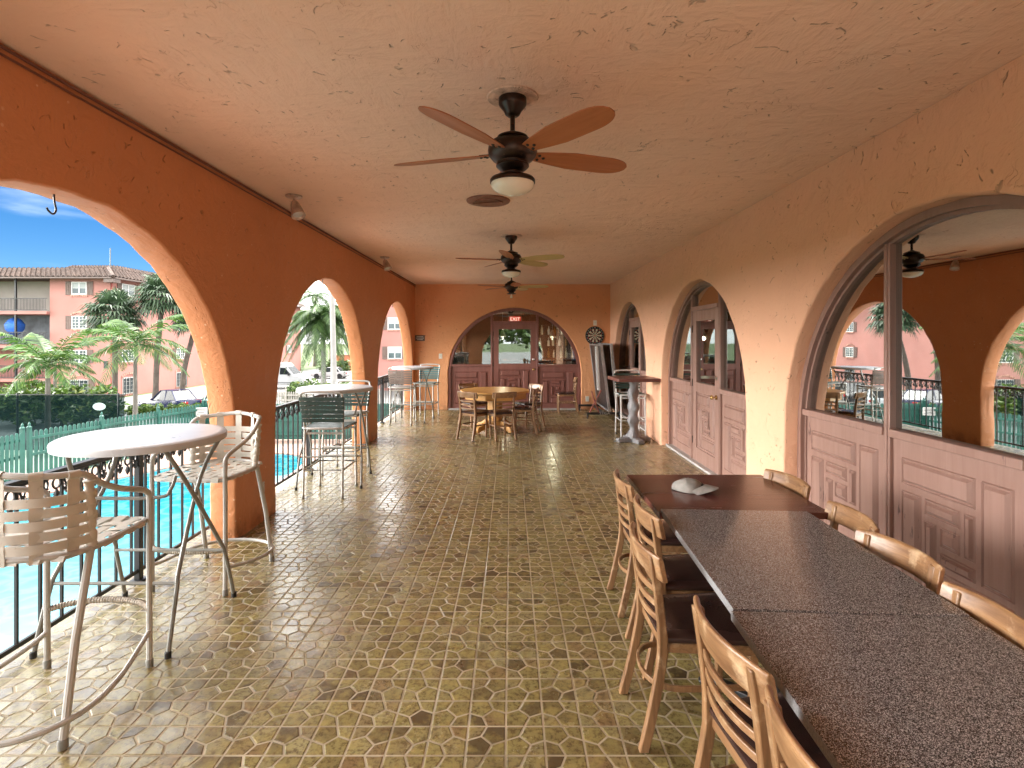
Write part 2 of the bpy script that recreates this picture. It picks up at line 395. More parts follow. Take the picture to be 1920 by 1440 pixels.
def tile_materials():
    m, nt, b = newmat('glazed_tile'); v = coords(nt)
    at = nd(nt, 'ShaderNodeAttribute', attribute_name='tile_rnd')
    base = ramp(nt, at.outputs['Fac'], [(0, (.075, .054, .026)), (.10, (.125, .098, .045)), (.30, (.20, .162, .062)), (.6, (.275, .232, .085)), (.82, (.255, .22, .105)), (.93, (.22, .145, .065)), (1, (.32, .28, .12))])
    mot = noise(nt, v, 42, 6, .7); blot = noise(nt, v, 13, 4)
    c = mixc(nt, ramp(nt, mot, [(.47, (0, 0, 0)), (.60, (.85, .85, .85))]), base, (.085, .052, .016))
    c = mixc(nt, ramp(nt, blot, [(.48, (0, 0, 0)), (.66, (.6, .6, .6))]), c, (.35, .285, .095))
    c = mixc(nt, ramp(nt, noise(nt, v, .9, 7, .65), [(.5, (0, 0, 0)), (.78, (.5, .5, .5))]), c, (.10, .075, .045))     # trodden-in dirt
    nt.links.new(c, b.inputs['Base Color'])
    nt.links.new(ramp(nt, noise(nt, v, 2.2, 7, .65), [(.32, (.15,)*3), (.52, (.24,)*3), (.75, (.46,)*3)]), b.inputs['Roughness'])
    b.inputs['Specular IOR Level'].default_value = .9; b.inputs['IOR'].default_value = 1.6; b.inputs['Coat Weight'].default_value = .3; b.inputs['Coat Roughness'].default_value = .3
    bump(nt, b, noise(nt, v, 11, 4), .22, .01)
    g, nt, b = newmat('grout'); v = coords(nt)
    c = ramp(nt, noise(nt, v, 4, 5), [(.3, (.25, .20, .125)), (.7, (.50, .425, .30))])
    nt.links.new(c, b.inputs['Base Color']); b.inputs['Roughness'].default_value = .75
    return m, g
def build_floor():
    cs = .165; x0, x1, y0, y1 = XL-.40, XR+.26, YB, YF+.1
    i0, i1 = math.floor((x0+.02)/cs), math.ceil((x1+.02)/cs)
    j0, j1 = math.floor((y0-2.182)/cs), math.ceil((y1-2.182)/cs)
    vs = []; fs = []; mi = []; at = []
    vs += [(x0, y0, -.0020), (x1, y0, -.0020), (x1, y1, -.0020), (x0, y1, -.0020), (x0, y0, -.35), (x1, y0, -.35), (x1, y1, -.35), (x0, y1, -.35)]
    for f in ((0,1,2,3),(0,4,5,1),(1,5,6,2),(2,6,7,3),(3,7,4,0),(4,7,6,5)): fs.append(f); mi.append(1); at.append(0)
    p = .355; P = (p, p); Q = (1-p, 1-p); g = .0043; e = .0038
    pieces = [[(0,0),(.5,0),P,(0,.5)], [(1,1),(.5,1),Q,(1,.5)], [(1,0),(1,.5),Q,P,(.5,0)], [(0,1),(0,.5),P,Q,(.5,1)]]
    def inset(poly, d):
        n = len(poly); out = []
        for k in range(n):
            a, b, c = Vector(poly[k-1]), Vector(poly[k]), Vector(poly[(k+1) % n])
            d1 = (b-a).normalized(); d2 = (c-b).normalized()
            n1 = Vector((-d1.y, d1.x)); n2 = Vector((-d2.y, d2.x))
            q = n1 + n2; q = q/ max(.3, 1 + n1.dot(n2))
            out.append(b + q*d)
        return out
    for i in range(i0, i1):
        for j in range(j0, j1):
            ox, oy = -.02 + i*cs, 2.182 + j*cs
            if ox + cs < x0 or ox > x1 or oy + cs > y1 + .1: continue
            flip = rnd.random() < .5
            for pc in pieces:
                poly = [((1-u if flip else u)*cs + ox, v*cs + oy) for u, v in pc]
                if flip: poly.reverse()
                a = [(min(max(q.x, x0), x1), q.y) for q in inset(poly, g)]; b = [(min(max(q.x, x0), x1), q.y) for q in inset(poly, g+e)]
                n = len(poly); o = len(vs); tx, ty = rnd.gauss(0, .006), rnd.gauss(0, .006)
                cx, cy = sum(q[0] for q in b)/n, sum(q[1] for q in b)/n
                vs += [(q[0], q[1], -.0018) for q in a] + [(q[0], q[1], -.0004 + (q[0]-cx)*tx + (q[1]-cy)*ty) for q in b]
                r = rnd.random()
                fs.append(tuple(range(o+n, o+2*n))); mi.append(0); at.append(r)
                for k in range(n): fs.append((o+k, o+(k+1) % n, o+n+(k+1) % n, o+n+k)); mi.append(0); at.append(r)
    me = bpy.data.meshes.new('floor'); me.from_pydata(vs, [], fs)
    for m in tile_materials(): me.materials.append(m)
    me.polygons.foreach_set('material_index', mi)
    A = me.attributes.new('tile_rnd', 'FLOAT', 'FACE'); A.data.foreach_set('value', at)
    me.update(); o = bpy.data.objects.new('floor', me); COL.objects.link(o); tag(o, kind='structure')
build_floor()

def arch_path(c, half, crown, n=44, grow=0.0, rough=0.0, seed=1, base=0.0):
    """(s, z) points from the floor up one leg, round the arch and down the other"""
    q = random.Random(seed); sp = crown - half; h = half + grow
    pts = [(c-h, base)] + [(c-h, base + (sp-base)*k/6) for k in range(1, 6)]
    pts += [(c - h*math.cos(math.pi*k/n), sp + h*math.sin(math.pi*k/n)) for k in range(n+1)]
    pts += [(c+h, base + (sp-base)*k/6) for k in range(5, 0, -1)] + [(c+h, base)]
    return [(a + q.uniform(-rough, rough), b + (q.uniform(-rough, rough) if 0 < i < len(pts)-1 else 0)) for i, (a, b) in enumerate(pts)]
def arch_wall(name, s0, s1, T, arches, P, seed, top=H, mat='stucco'):
    """P(s, z, t) -> xyz, t = depth from the terrace face. arches: (centre, half, crown)"""
    mb = MB()
    prof = [(0, .014), (.006, .004), (.016, 0), (T-.016, 0), (T-.006, .004), (T, .014)]
    rings = [[arch_path(c, h, k, 44, gr, .0075, seed+i*10) for (t, gr) in prof] for i, (c, h, k) in enumerate(arches)]
    for t, idx in ((0, 0), (T, -1)):
        poly = [(s0, 0)]
        for r in rings: poly += r[idx]
        poly += [(s1, 0), (s1, top), (s0, top)]
        mb.add([P(a, b, t) for a, b in poly], [tuple(range(len(poly)))])
    for r in rings:
        n = len(r[0])
        vs = [P(a, b, prof[k][0]) for k in range(len(prof)) for a, b in r[k]]
        mb.add(vs, [(k*n+i, k*n+i+1, (k+1)*n+i+1, (k+1)*n+i) for k in range(len(prof)-1) for i in range(n-1)])
    for a, b in ((s0, 0), (s1, 0)):
        mb.add([P(a, 0, 0), P(a, 0, T), P(a, top, T), P(a, top, 0)], [(0, 1, 2, 3)])
    mb.add([P(s0, top, 0), P(s1, top, 0), P(s1, top, T), P(s0, top, T)], [(0, 1, 2, 3)])
    o = mb.build(name, M[mat])
    return o
LEFT_ARCH = [(-.82, 1.25, 2.48), (2.86, 1.64, 2.48), (6.91, 1.63, 2.48), (11.03, 1.70, 2.48)]
RIGHT_ARCH = [(3.13, 1.60, 2.50), (7.05, 1.55, 2.48), (11.02, 1.47, 2.47)]
BACK_ARCH = (.104, 1.62, 2.48)
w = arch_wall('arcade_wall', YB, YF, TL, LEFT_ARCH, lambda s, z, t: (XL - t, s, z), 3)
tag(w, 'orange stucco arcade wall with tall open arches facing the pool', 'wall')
w = arch_wall('stucco_wall', YB, YF, .26, RIGHT_ARCH, lambda s, z, t: (XR + t, s, z), 50, mat='stucco_lit')
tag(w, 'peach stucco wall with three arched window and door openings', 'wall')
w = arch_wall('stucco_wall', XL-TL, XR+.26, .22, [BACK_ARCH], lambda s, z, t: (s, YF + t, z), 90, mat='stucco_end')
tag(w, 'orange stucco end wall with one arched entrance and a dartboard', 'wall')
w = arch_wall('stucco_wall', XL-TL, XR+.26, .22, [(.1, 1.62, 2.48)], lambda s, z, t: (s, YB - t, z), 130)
tag(w, 'stucco wall with an open arch seen only mirrored in the end door', 'wall')

mb = MB(); mb.box(((XL-TL-.6+XR+.26)/2 - .0, (YB-.22+YF+.22)/2, H+.15), (XR+.26-XL+TL+.6, YF-YB+.44, .296))
o = mb.build('ceiling', M['ceil'], smooth=False); tag(o, kind='structure')
mb = MB()
mb.tube([(XL+.012, YB+.02, H-.02), (XL+.014, 3, H-.022), (XL+.012, 6, H-.018), (XL+.012, YF-.02, H-.02)], .008, 8)
mb.tube([(XL+.010, YB+.02, H-.055), (XL+.010, 4, H-.054), (XL+.010, YF-.02, H-.055)], .006, 6)
tag(mb.build('cable_conduit', plain('conduit', (.16, .05, .03), .5)), 'thin dark conduit along the top of the arcade wall', 'conduit')

# rooms behind the glass: dark shells
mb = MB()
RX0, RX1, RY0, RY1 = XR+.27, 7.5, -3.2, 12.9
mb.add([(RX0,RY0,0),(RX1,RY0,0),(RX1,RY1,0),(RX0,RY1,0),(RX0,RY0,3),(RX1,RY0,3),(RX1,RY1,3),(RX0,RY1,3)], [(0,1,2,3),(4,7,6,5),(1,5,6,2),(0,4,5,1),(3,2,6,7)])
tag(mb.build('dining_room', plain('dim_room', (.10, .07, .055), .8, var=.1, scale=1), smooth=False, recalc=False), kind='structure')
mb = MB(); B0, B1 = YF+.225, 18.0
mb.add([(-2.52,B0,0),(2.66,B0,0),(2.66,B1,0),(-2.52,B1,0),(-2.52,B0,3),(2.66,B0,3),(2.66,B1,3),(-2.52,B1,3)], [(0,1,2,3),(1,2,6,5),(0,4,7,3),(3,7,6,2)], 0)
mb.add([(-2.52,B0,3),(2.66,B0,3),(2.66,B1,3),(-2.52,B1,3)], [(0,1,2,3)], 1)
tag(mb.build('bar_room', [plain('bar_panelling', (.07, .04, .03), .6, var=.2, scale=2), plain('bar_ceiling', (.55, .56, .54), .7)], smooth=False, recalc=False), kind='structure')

# ---------------------------------------------------------------- arched door and window sets
def panel_group(mb, x0, x1, z0, z1, y, flip=False):
    """raised bevelled pinwheel panels on the board [x0,x1] x [z0,z1]; face at local y (viewer at -y)"""
    w, h = x1-x0, z1-z0
    rects = [(.05,.68,.77,.95), (.75,.95,.29,.95), (.05,.22,.05,.70), (.28,.95,.05,.23),
             (.28,.56,.60,.70), (.62,.68,.42,.70), (.28,.36,.29,.54), (.42,.56,.42,.54), (.42,.68,.29,.36)]
    for a, b, c, d in rects:
        if flip: a, b = 1-b, 1-a
        X0, X1, Z0, Z1 = x0+a*w, x0+b*w, z0+c*h, z0+d*h
        e = min(.026, (X1-X0)*.28, (Z1-Z0)*.28); t = .020
        g = .010                                                   # sunk moulding line round every raised field
        vs = [(X0-g,y,Z0-g),(X1+g,y,Z0-g),(X1+g,y,Z1+g),(X0-g,y,Z1+g),
              (X0-g*.4,y-.010,Z0-g*.4),(X1+g*.4,y-.010,Z0-g*.4),(X1+g*.4,y-.010,Z1+g*.4),(X0-g*.4,y-.010,Z1+g*.4),
              (X0+.005,y+.006,Z0+.005),(X1-.005,y+.006,Z0+.005),(X1-.005,y+.006,Z1-.005),(X0+.005,y+.006,Z1-.005),
              (X0+e,y-t,Z0+e),(X1-e,y-t,Z0+e),(X1-e,y-t,Z1-e),(X0+e,y-t,Z1-e)]
        fs = [(12,13,14,15)]
        for k in range(3):
            for q in range(4): fs.append((k*4+q, k*4+(q+1) % 4, k*4+4+(q+1) % 4, k*4+4+q))
        mb.add(vs, fs)
def clip_arch(x0, x1, z0, half, crown, n=14):
    sp = crown-half
    top = []
    for i in range(n+1):
        x = x1 + (x0-x1)*i/n; q = max(0, half*half - x*x); top.append((x, max(z0, sp + math.sqrt(q))))
    return [(x0, z0), (x1, z0)] + top
SILL = 1.06
def door_set(label, cat, name, loc, rotz, half, crown, mull, door, glass, hinge=-1):
    t = thing(name, label, cat, loc, rotz)
    D = M['door' if rotz == 0 else 'door_side']; iw = .055
    fr = MB()
    a = arch_path(0, half-.002, crown-.002, 44); b = arch_path(0, half-iw, crown-iw, 44)
    n = len(a); y0, y1 = -.035, .075
    vs = [(p[0], y, p[1]) for ring, y in ((a, y0), (b, y0), (b, y0+.018), (b, y1), (a, y1)) for p in ring]
    fr.add(vs, [(k*n+i, k*n+i+1, ((k+1) % 5)*n+i+1, ((k+1) % 5)*n+i) for k in range(5) for i in range(n-1)])
    # a second bead inside
    b2 = arch_path(0, half-iw-.022, crown-iw-.022, 44)
    vs = [(p[0], y, p[1]) for ring, y in ((b, .0), (b2, .0), (b2, .06), (b, .06)) for p in ring]
    fr.add(vs, [(k*n+i, k*n+i+1, ((k+1) % 4)*n+i+1, ((k+1) % 4)*n+i) for k in range(4) for i in range(n-1)])
    fr.build('frame', D, t)
    hi = half-iw-.006; ci = crown-iw-.006
    def zt(x): return ci-hi + math.sqrt(max(0, hi*hi-x*x))
    for sgn, mx in ((-1, -mull), (1, mull)):
        mm = MB(); mm.box((mx, .012, zt(mull)/2), (.060, .052, zt(mull)))
        mm.box((mx, -.017, zt(mull)/2), (.022, .012, zt(mull)))
        mm.build('mullion', D, t, bevel=.005)
    bays = [(-hi, -mull-.03), (mull+.03, hi)]
    if not door: bays.append((-mull+.03, mull-.03))
    for x0, x1 in bays:
        p = MB(); poly = [(q[0], q[1]) for q in clip_arch(x0, x1, .02, hi, ci)]
        # lower board: rectangle clipped where the arch starts to lean
        xa = max(x0, -math.sqrt(max(0, hi*hi-(SILL-(ci-hi))**2))); xb = min(x1, math.sqrt(max(0, hi*hi-(SILL-(ci-hi))**2)))
        p.prism([(x0, .02), (x1, .02), (x1, min(SILL, zt(x1) if abs(x1) < hi else ci-hi)), (xb, SILL), (xa, SILL), (x0, min(SILL, zt(x0) if abs(x0) < hi else ci-hi))], lambda a, b, y: (a, y, b), .012, .055)
        panel_group(p, max(x0, xa)+.05, min(x1, xb)-.05, .10, SILL-.10, .012)
        p.build('panel', D, t, smooth=False)
        r = MB(); r.box(((xa+xb)/2, .014, SILL+.012), (xb-xa, .085, .055)); r.build('sill', D, t, bevel=.006)
        g = MB(); g.prism(clip_arch(x0, x1, SILL+.03, hi, ci), lambda a, b, y: (a, y, b), .030, .036); g.build('glass_pane', glass, t, smooth=False)
    rv = MB(); a = arch_path(0, half-.04, crown-.04, 30); c = arch_path(0, half-.20, crown-.20, 30); n = len(a)
    if door:
        dw = mull-.034; DH = 2.10
        d = thing('door', None, None); d.parent = t
        st = MB()
        for s in (-1, 1): st.box((s*(dw-.065), .020, DH/2+.01), (.13, .05, DH-.02))
        st.box((0, .020, DH-.07), (2*dw-.26, .05, .14)); st.box((0, .020, SILL-.01), (2*dw-.26, .05, .13)); st.box((0, .020, .11), (2*dw-.26, .05, .20))
        st.box((0, .026, .60), (2*dw-.26, .03, .80))
        panel_group(st, -dw+.13, dw-.13, .20, SILL-.06, .011)
        st.build('leaf', D, d, bevel=.003, smooth=False)
        g = MB(); g.box((0, .030, (SILL+DH-.14)/2+.02), (2*dw-.255, .006, DH-.14-SILL-.05)); g.build('glass_pane', glass, d, smooth=False)
        k = MB(); hx = -hinge*(dw-.06)
        k.lathe([(.006,-.005),(.028,-.008),(.03,-.02),(.012,-.026),(.012,-.05),(.027,-.058),(.03,-.075),(.018,-.088),(.002,-.09)], 16, (hx, 0, .98), axis='y')
        k.build('knob', M['brass'], d)
        k = MB(); k.lathe([(.002,-.002),(.03,-.004),(.03,-.016),(.014,-.02),(.002,-.024)], 16, (hx, 0, 1.10 if hinge > 0 else 1.22), axis='y'); k.build('deadbolt', M['chrome'], d)
        for z in (.3, 1.1, 1.85):
            h = MB(); h.tube([(hinge*(dw+.004), -.008, z-.05), (hinge*(dw+.004), -.008, z+.05)], .009, 8); h.build('hinge', M['bronze'], d)
        tr = MB(); tr.box((0, .016, DH+.028), (2*mull-.06, .09, .056)); tr.build('transom_rail', D, t, bevel=.005)
        g = MB(); g.prism(clip_arch(-mull+.03, mull-.03, DH+.056, hi, ci), lambda a, b, y: (a, y, b), .030, .036); g.build('glass_pane', glass, t, smooth=False)
    # painted reveal on the room side of the opening
    rv = MB(); a = arch_path(0, half-.005, crown-.005, 36); c = arch_path(0, half-.012, crown-.012, 36); n = len(a)
    vs = [(p[0], y, p[1]) for ring, y in ((a, .08), (c, .08), (c, .30), (a, .30)) for p in ring]
    rv.add(vs, [(k*n+i, k*n+i+1, ((k+1) % 4)*n+i+1, ((k+1) % 4)*n+i) for k in range(4) for i in range(n-1)])
    rv.build('reveal', M['white'], t)
    th = MB(); th.box((0, -.02, .012), (2*half-.02, .12, .030)); th.build('threshold', M['conc'], t, bevel=.006)
    return t
rz = -math.pi/2
door_set('large arched window of clear panes above dusty pink panels, beside the granite tables', 'window', 'arched_window', (XR+.15, 3.13, 0), rz, 1.60, 2.50, .505, False, M['glass_side'])
door_set('arched dusty pink door set with brass knob in the long side wall', 'door set', 'arched_door_set', (XR+.15, 7.05, 0), rz, 1.55, 2.48, .50, True, M['glass_side'])
door_set('arched door set behind the log pedestal table, mirroring the dartboard', 'door set', 'arched_door_set', (XR+.15, 11.02, 0), rz, 1.47, 2.47, .48, True, M['glass_side'])
door_set('arched dark red entrance in the end wall with glazed door', 'door set', 'arched_door_set', (.104, YF+.06, 0), 0, 1.62, 2.48, .555, True, M['glass_end'])

# ================================================================= RAILINGS
def railing(label, y0, y1, posts):
    t = thing('railing', label, 'railing', (-2.62, 0, 0), 0, 'black iron railings along the pool edge')
    I = M['iron']
    m = MB(); m.box((0, (y0+y1)/2, .945), (.055, y1-y0, .022)); m.box((0, (y0+y1)/2, .925), (.030, y1-y0, .02)); m.build('top_rail', I, t, bevel=.006)
    m = MB(); m.box((0, (y0+y1)/2, .075), (.022, y1-y0, .026)); m.build('bottom_rail', I, t, bevel=.004)
    for p in posts:
        m = MB(); m.box((0, p, .4675), (.042, .042, .935)); m.box((0, p, .008), (.09, .09, .016)); m.build('post', I, t, bevel=.004)
    n = int((y1-y0)/.14); sp = (y1-y0)/n
    base = None
    for i in range(n):
        y = y0 + (i+.5)*sp
        if any(abs(y-p) < .05 for p in posts): continue
        if base is None:
            m = MB(); m.box((0, 0, .50), (.014, .014, .845)); base = m.build('baluster', I, t, loc=(0, y, 0))
        else:
            b = base.copy(); COL.objects.link(b); b.location = (0, y, 0)
    s = MB()
    for i in range(2*n):
        y = y0 + (i+.5)*sp/2
        if i % 2 == 0:
            yc = y + sp/4 if False else y
            s.tube([(0, yc + .027*math.cos(a), .875 + .032*math.sin(a)) for a in [2*math.pi*k/12 for k in range(12)]], .0065, 5, closed=True)
            # fleur: three petals hanging under the ring
            s.lathe([(.002, .775), (.012, .795), (.016, .812), (.006, .838)], 6, (0, yc, 0))
        else:
            for q in (-1, 1):
                s.tube([(0, y + q*.022*math.cos(a) - q*.008, .880 + .028*math.sin(a)) for a in [-1.9 + 3.9*k/9 for k in range(10)]], .006, 5)
                s.tube([(0, y + q*(.004+.02*k/4), .85 - .024*math.sin(math.pi*k/4) - .008*k/4) for k in range(5)], .0055, 5)
            s.lathe([(.003, .800), (.014, .815), (.010, .832), (.004, .852)], 6, (0, y, 0))
    s.build('scroll_band', I, t)
    return t
railing('black iron railing with scrolled band beside the cream strap chairs', .9, 4.90, [.95, 3.76])
railing('black iron railing with scrolled band behind the green strap bar stools', 4.92, 8.95, [6.95, 8.9])
railing('black iron railing with scrolled band in the farthest open arch', 8.97, 12.95, [10.9, 12.9])
railing('black iron railing seen only mirrored in the window glass', -2.1, .88, [-.5])

# ================================================================= BAR TABLES
def bar_table(label, loc, rz):
    t = thing('bar_table', label, 'bar table', loc, rz, 'white round folding bar tables')
    m = MB()
    m.lathe([(.001, 1.135), (.40, 1.135), (.425, 1.133), (.436, 1.126), (.44, 1.112), (.438, 1.090), (.428, 1.088), (.424, 1.105), (.001, 1.110)], 56)
    m.build('tabletop', M['plastic'], t)
    G = M['grey_tube']
    for sx in (-1, 1):
        for sy in (-1, 1):
            x1 = .27 if sy > 0 else .34
            p = smoothpath([(sx*.36, sy*.34, .012), (sx*.35, sy*.25, .32), (sx*.335, sy*.195, .44), (sx*(.30+.02*sy), -sy*.10, .86), (sx*x1, -sy*.24, 1.10)], 5)
            q = MB(); q.tube(p, .0125, 8); leg = q.build('leg', G, t)
            c = MB(); c.lathe([(.016, 0), (.017, .03), (.0135, .034)], 10, (sx*.36, sy*.34, 0)); c.build('rubber_foot', M['black'], leg)
    for sy in (-1, 1):
        q = MB(); q.tube([(-.348, sy*.235, .35), (.348, sy*.235, .35)], .010, 8); q.build('crossbar', G, t)
    q = MB(); q.tube(smoothpath([(-.27, -.13, .92), (-.26, -.16, .85), (-.20, -.18, .81), (.20, -.18, .81), (.26, -.16, .85), (.27, -.13, .92)], 4), .010, 8); q.build('brace', G, t)
    return t
bar_table('white round bar table nearest the camera, between the two cream strap chairs', (-2.19, 3.19, 0), 0)
bar_table('white round bar table in the second arch with dark green stools', (-2.10, 6.40, 0), R(6))
bar_table('white round bar table in the far left corner by the end wall', (-2.06, 11.25, 0), R(-8))

# ================================================================= CREAM STRAP BAR CHAIRS
def strap_chair(label, loc, rz):
    t = thing('strap_bar_chair', label, 'bar chair', loc, rz, 'cream strap bar chairs')
    T, Wb = M['white_tube'], M['webbing']; SZ = .765; r = .0145
    def hoop(u):            # back hoop in plan, u in [-1, 1]
        a = u*math.pi/2*1.02
        return .262*math.sin(a), -.065 - .205*math.cos(a)
    # arms + back hoop in one bent tube
    P = [(.262, .285, .60), (.262, .287, .86), (.262, .265, .915), (.264, .20, .945), (.268, .06, .99), (.262, -.05, 1.045)]
    for u in (.75, .5, .25, 0, -.25, -.5, -.75):
        x, y = hoop(u); P.append((x*1.0, y, 1.10 + .035*(1-abs(u))))
    P += [(-p[0], p[1], p[2]) for p in reversed(P[:6])]
    m = MB(); m.tube(smoothpath(P, 4), r, 9); m.build('arm_frame', T, t)
    # seat ring
    ring = smoothpath([(.255, .25, SZ), (.262, .08, SZ), (.255, -.08, SZ), (.19, -.20, SZ+.005), (0, -.25, SZ+.008), (-.19, -.20, SZ+.005), (-.255, -.08, SZ), (-.262, .08, SZ), (-.255, .25, SZ), (-.20, .292, SZ-.004), (0, .30, SZ-.006), (.20, .292, SZ-.004)], 4, True)
    m = MB(); m.tube(ring, r, 8, closed=True); m.build('seat_frame', T, t)
    # wrapped side posts
    for s in (-1, 1):
        m = MB(); n = 18
        pts = [(s*(.245 + .012*k/n), -.085 - .03*(k/n), SZ + (1.075-SZ)*k/n) for k in range(n+1)]
        m.tube(pts, [.020 + .005*math.sin(k*2.2) for k in range(n+1)], 9); m.build('wrapped_post', Wb, t)
    for s in (-1, 1):
        m = MB(); m.tube(smoothpath([(s*.262, .287, .012), (s*.262, .286, .3), (s*.262, .285, .62)], 3), r, 9); f = m.build('leg', T, t)
        c = MB(); c.lathe([(.017, 0), (.018, .035), (.0155, .04)], 10, (s*.262, .287, 0)); c.build('rubber_foot', M['grey_tube'], f)
        m = MB(); m.tube([(s*.268, -.272, .012), (s*.262, -.20, .40), (s*.252, -.10, SZ-.005)], .0165, 9); f = m.build('leg', T, t)
        c = MB(); c.lathe([(.019, 0), (.020, .035), (.017, .04)], 10, (s*.268, -.272, 0)); c.build('rubber_foot', M['grey_tube'], f)
    # floor ring: from the front legs, bowing outside the rear legs
    m = MB(); m.tube(smoothpath([(.262, .284, .185), (.275, .20, .16), (.315, -.02, .125), (.30, -.22, .11), (.18, -.36, .105), (0, -.40, .105), (-.18, -.36, .105), (-.30, -.22, .11), (-.315, -.02, .125), (-.275, .20, .16), (-.262, .284, .185)], 5), .0125, 8); m.build('base_ring', T, t)
    P = smoothpath([(-.262, .285, .30), (-.20, .33, .305), (-.1, .36, .31), (0, .37, .31), (.1, .36, .31), (.20, .33, .305), (.262, .285, .30)], 14)
    m = MB(); m.tube(P, [.0135 + .0035*(i % 2) for i in range(len(P))], 9); m.build('footrest', plain('rope_wrap', (.40, .35, .29), .7, var=.3, scale=50) if 'rope' not in M else M['rope'], t)
    # back webbing
    m = MB(); hz = [.815 + .049*i for i in range(5)]
    for i, u in enumerate((-.66, -.33, 0, .33, .66)):
        x, y = hoop(u); top = 1.10 + .035*(1-abs(u)); pts = []
        for k in range(25):
            f = k/24; z = SZ - .015 + (top + .018 - SZ + .015)*f
            o = .0042*math.cos((z-.815)/.049*math.pi + i*math.pi) if .80 < z < 1.03 else 0
            d = Vector((x, y+.065, 0)).normalized()
            pts.append((x*(.97+.03*f) + d.x*o, y + .006*(1-f) + d.y*o, z))
        tn = Vector((x, y+.065, 0)).normalized().cross(Vector((0, 0, 1)))
        m.ribbon(pts, .047, .003, tuple(tn))
        x, y = hoop(u); nrm = Vector((x, y+.065, 0)).normalized()          # wrap over the hoop
        m.tube([Vector((x, y, top)) - tn*.0235, Vector((x, y, top)) + tn*.0235], .018, 10)
    for j, z in enumerate(hz):
        pts = []
        for k in range(33):
            u = -.94 + 1.88*k/32; x, y = hoop(u); d = Vector((x, y+.065, 0)).normalized()
            o = -.0042*math.cos((u+.66)/.33*math.pi + j*math.pi)
            pts.append((x + d.x*o, y + d.y*o, z))
        m.ribbon(pts, .040, .003, (0, 0, 1))
    m.build('back_webbing', Wb, t)
    # seat webbing
    m = MB()
    def sag(x, y): return SZ + .012 - .022*max(0, 1-(x/.26)**2)*max(0, 1-((y-.02)/.28)**2)
    for i in range(6):
        x = -.20 + .08*i; yb = -.25 + .9*x*x*1.2; pts = []
        for k in range(29):
            y = yb + (.30-yb)*k/28; pts.append((x, y, sag(x, y) + .0035*math.cos((y+.18)/.078*math.pi + i*math.pi)))
        pts = [(x, yb-.012, SZ-.012)] + pts + [(x, .312, SZ-.014)]
        m.ribbon(pts, .05, .003, (1, 0, 0))
    for j in range(6):
        y = -.18 + .078*j; hw = .262 if y > -.06 else .262 - (abs(y)-.06)*.55; pts = []
        for k in range(29):
            x = -hw + 2*hw*k/28; pts.append((x, y, sag(x, y) - .0035*math.cos((x+.20)/.08*math.pi + j*math.pi)))
        pts = [(-hw-.014, y, SZ-.014)] + pts + [(hw+.014, y, SZ-.014)]
        m.ribbon(pts, .048, .003, (0, 1, 0))
    m.build('seat_webbing', Wb, t)
    return t
M['rope'] = plain('rope_wrap', (.42, .37, .31), .7, var=.3, scale=50)
sc = strap_chair('cream strap bar chair in the near left corner, its woven back to the camera', (-2.135, 2.485, 0), facing(-.02, 1))
dup(sc, (-2.13, 3.86, 0), facing(-.10, -1), 'cream strap bar chair beside the first pillar, turned towards the camera')

# ================================================================= SLATTED STRAP BAR STOOLS
def strap_stool(label, loc, rz, strap, metal):
    t = thing('strap_bar_stool', label, 'bar stool', loc, rz, 'armless strap bar stools')
    SZ = .745; r = .0125
    def by(z): return -.215 - .085*max(0, (z-.76))/.38
    P = [(.205, by(.72), .70), (.208, by(.80), .80), (.225, by(1.02), 1.02), (.222, by(1.10), 1.10), (.195, by(1.13), 1.138), (0, by(1.14), 1.146)]
    P += [(-a, b, c) for a, b, c in reversed(P[:-1])]
    m = MB(); m.tube(smoothpath(P, 4), r, 8); m.build('back_frame', metal, t)
    m = MB(); m.tube(smoothpath([(.21, -.215, SZ), (.215, .0, SZ), (.21, .19, SZ), (.18, .215, SZ), (-.18, .215, SZ), (-.21, .19, SZ), (-.215, 0, SZ), (-.21, -.215, SZ)], 4, True), r, 8, closed=True)
    m.tube([(-.205, -.20, SZ-.055), (.205, -.20, SZ-.055)], r, 8); m.tube([(-.205, .20, SZ-.055), (.205, .20, SZ-.055)], r, 8)
    m.build('seat_frame', metal, t)
    for s in (-1, 1):
        for f, y0, y1 in ((-1, -.25, -.212), (1, .235, .205)):
            m = MB(); m.tube([(s*.212, y0, .01), (s*.207, y1, SZ)], .0135, 8); g = m.build('leg', metal, t)
            c = MB(); c.lathe([(.016, 0), (.017, .03), (.0145, .034)], 10, (s*.212, y0, 0)); c.build('rubber_foot', M['grey_tube'], g)
    m = MB()
    for z, ya, yb in ((.30, -.236, .222),): m.tube([(-.21, ya, z), (.21, ya, z), (.21, yb, z), (-.21, yb, z)], .0115, 8, closed=True)
    m.tube([(-.21, .224, .36), (.21, .224, .36)], .0115, 8)
    m.build('footrest', metal, t)
    m = MB()
    for k in range(6):
        z = .835 + .047*k; w = .208 + .02*(z-.8)/.25; y = by(z)
        m.ribbon([(-w-.012, y+.006, z), (-w-.010, y-.014, z), (-w+.02, y-.017, z), (0, y-.012, z), (w-.02, y-.017, z), (w+.010, y-.014, z), (w+.012, y+.006, z)], .040, .003, (0, 0, 1))
        for s in (-1, 1): m.tube([(s*(w-.002), y, z-.020), (s*(w-.002), y, z+.020)], .0165, 8)
    m.build('back_straps', strap, t)
    m = MB()
    for k in range(7):
        y = -.17 + .058*k
        m.ribbon([(-.228, y, SZ-.008), (-.222, y, SZ+.014), (-.10, y, SZ+.004), (0, y, SZ), (.10, y, SZ+.004), (.222, y, SZ+.014), (.228, y, SZ-.008)], .050, .003, (0, 1, 0))
    m.build('seat_straps', strap, t)
    return t
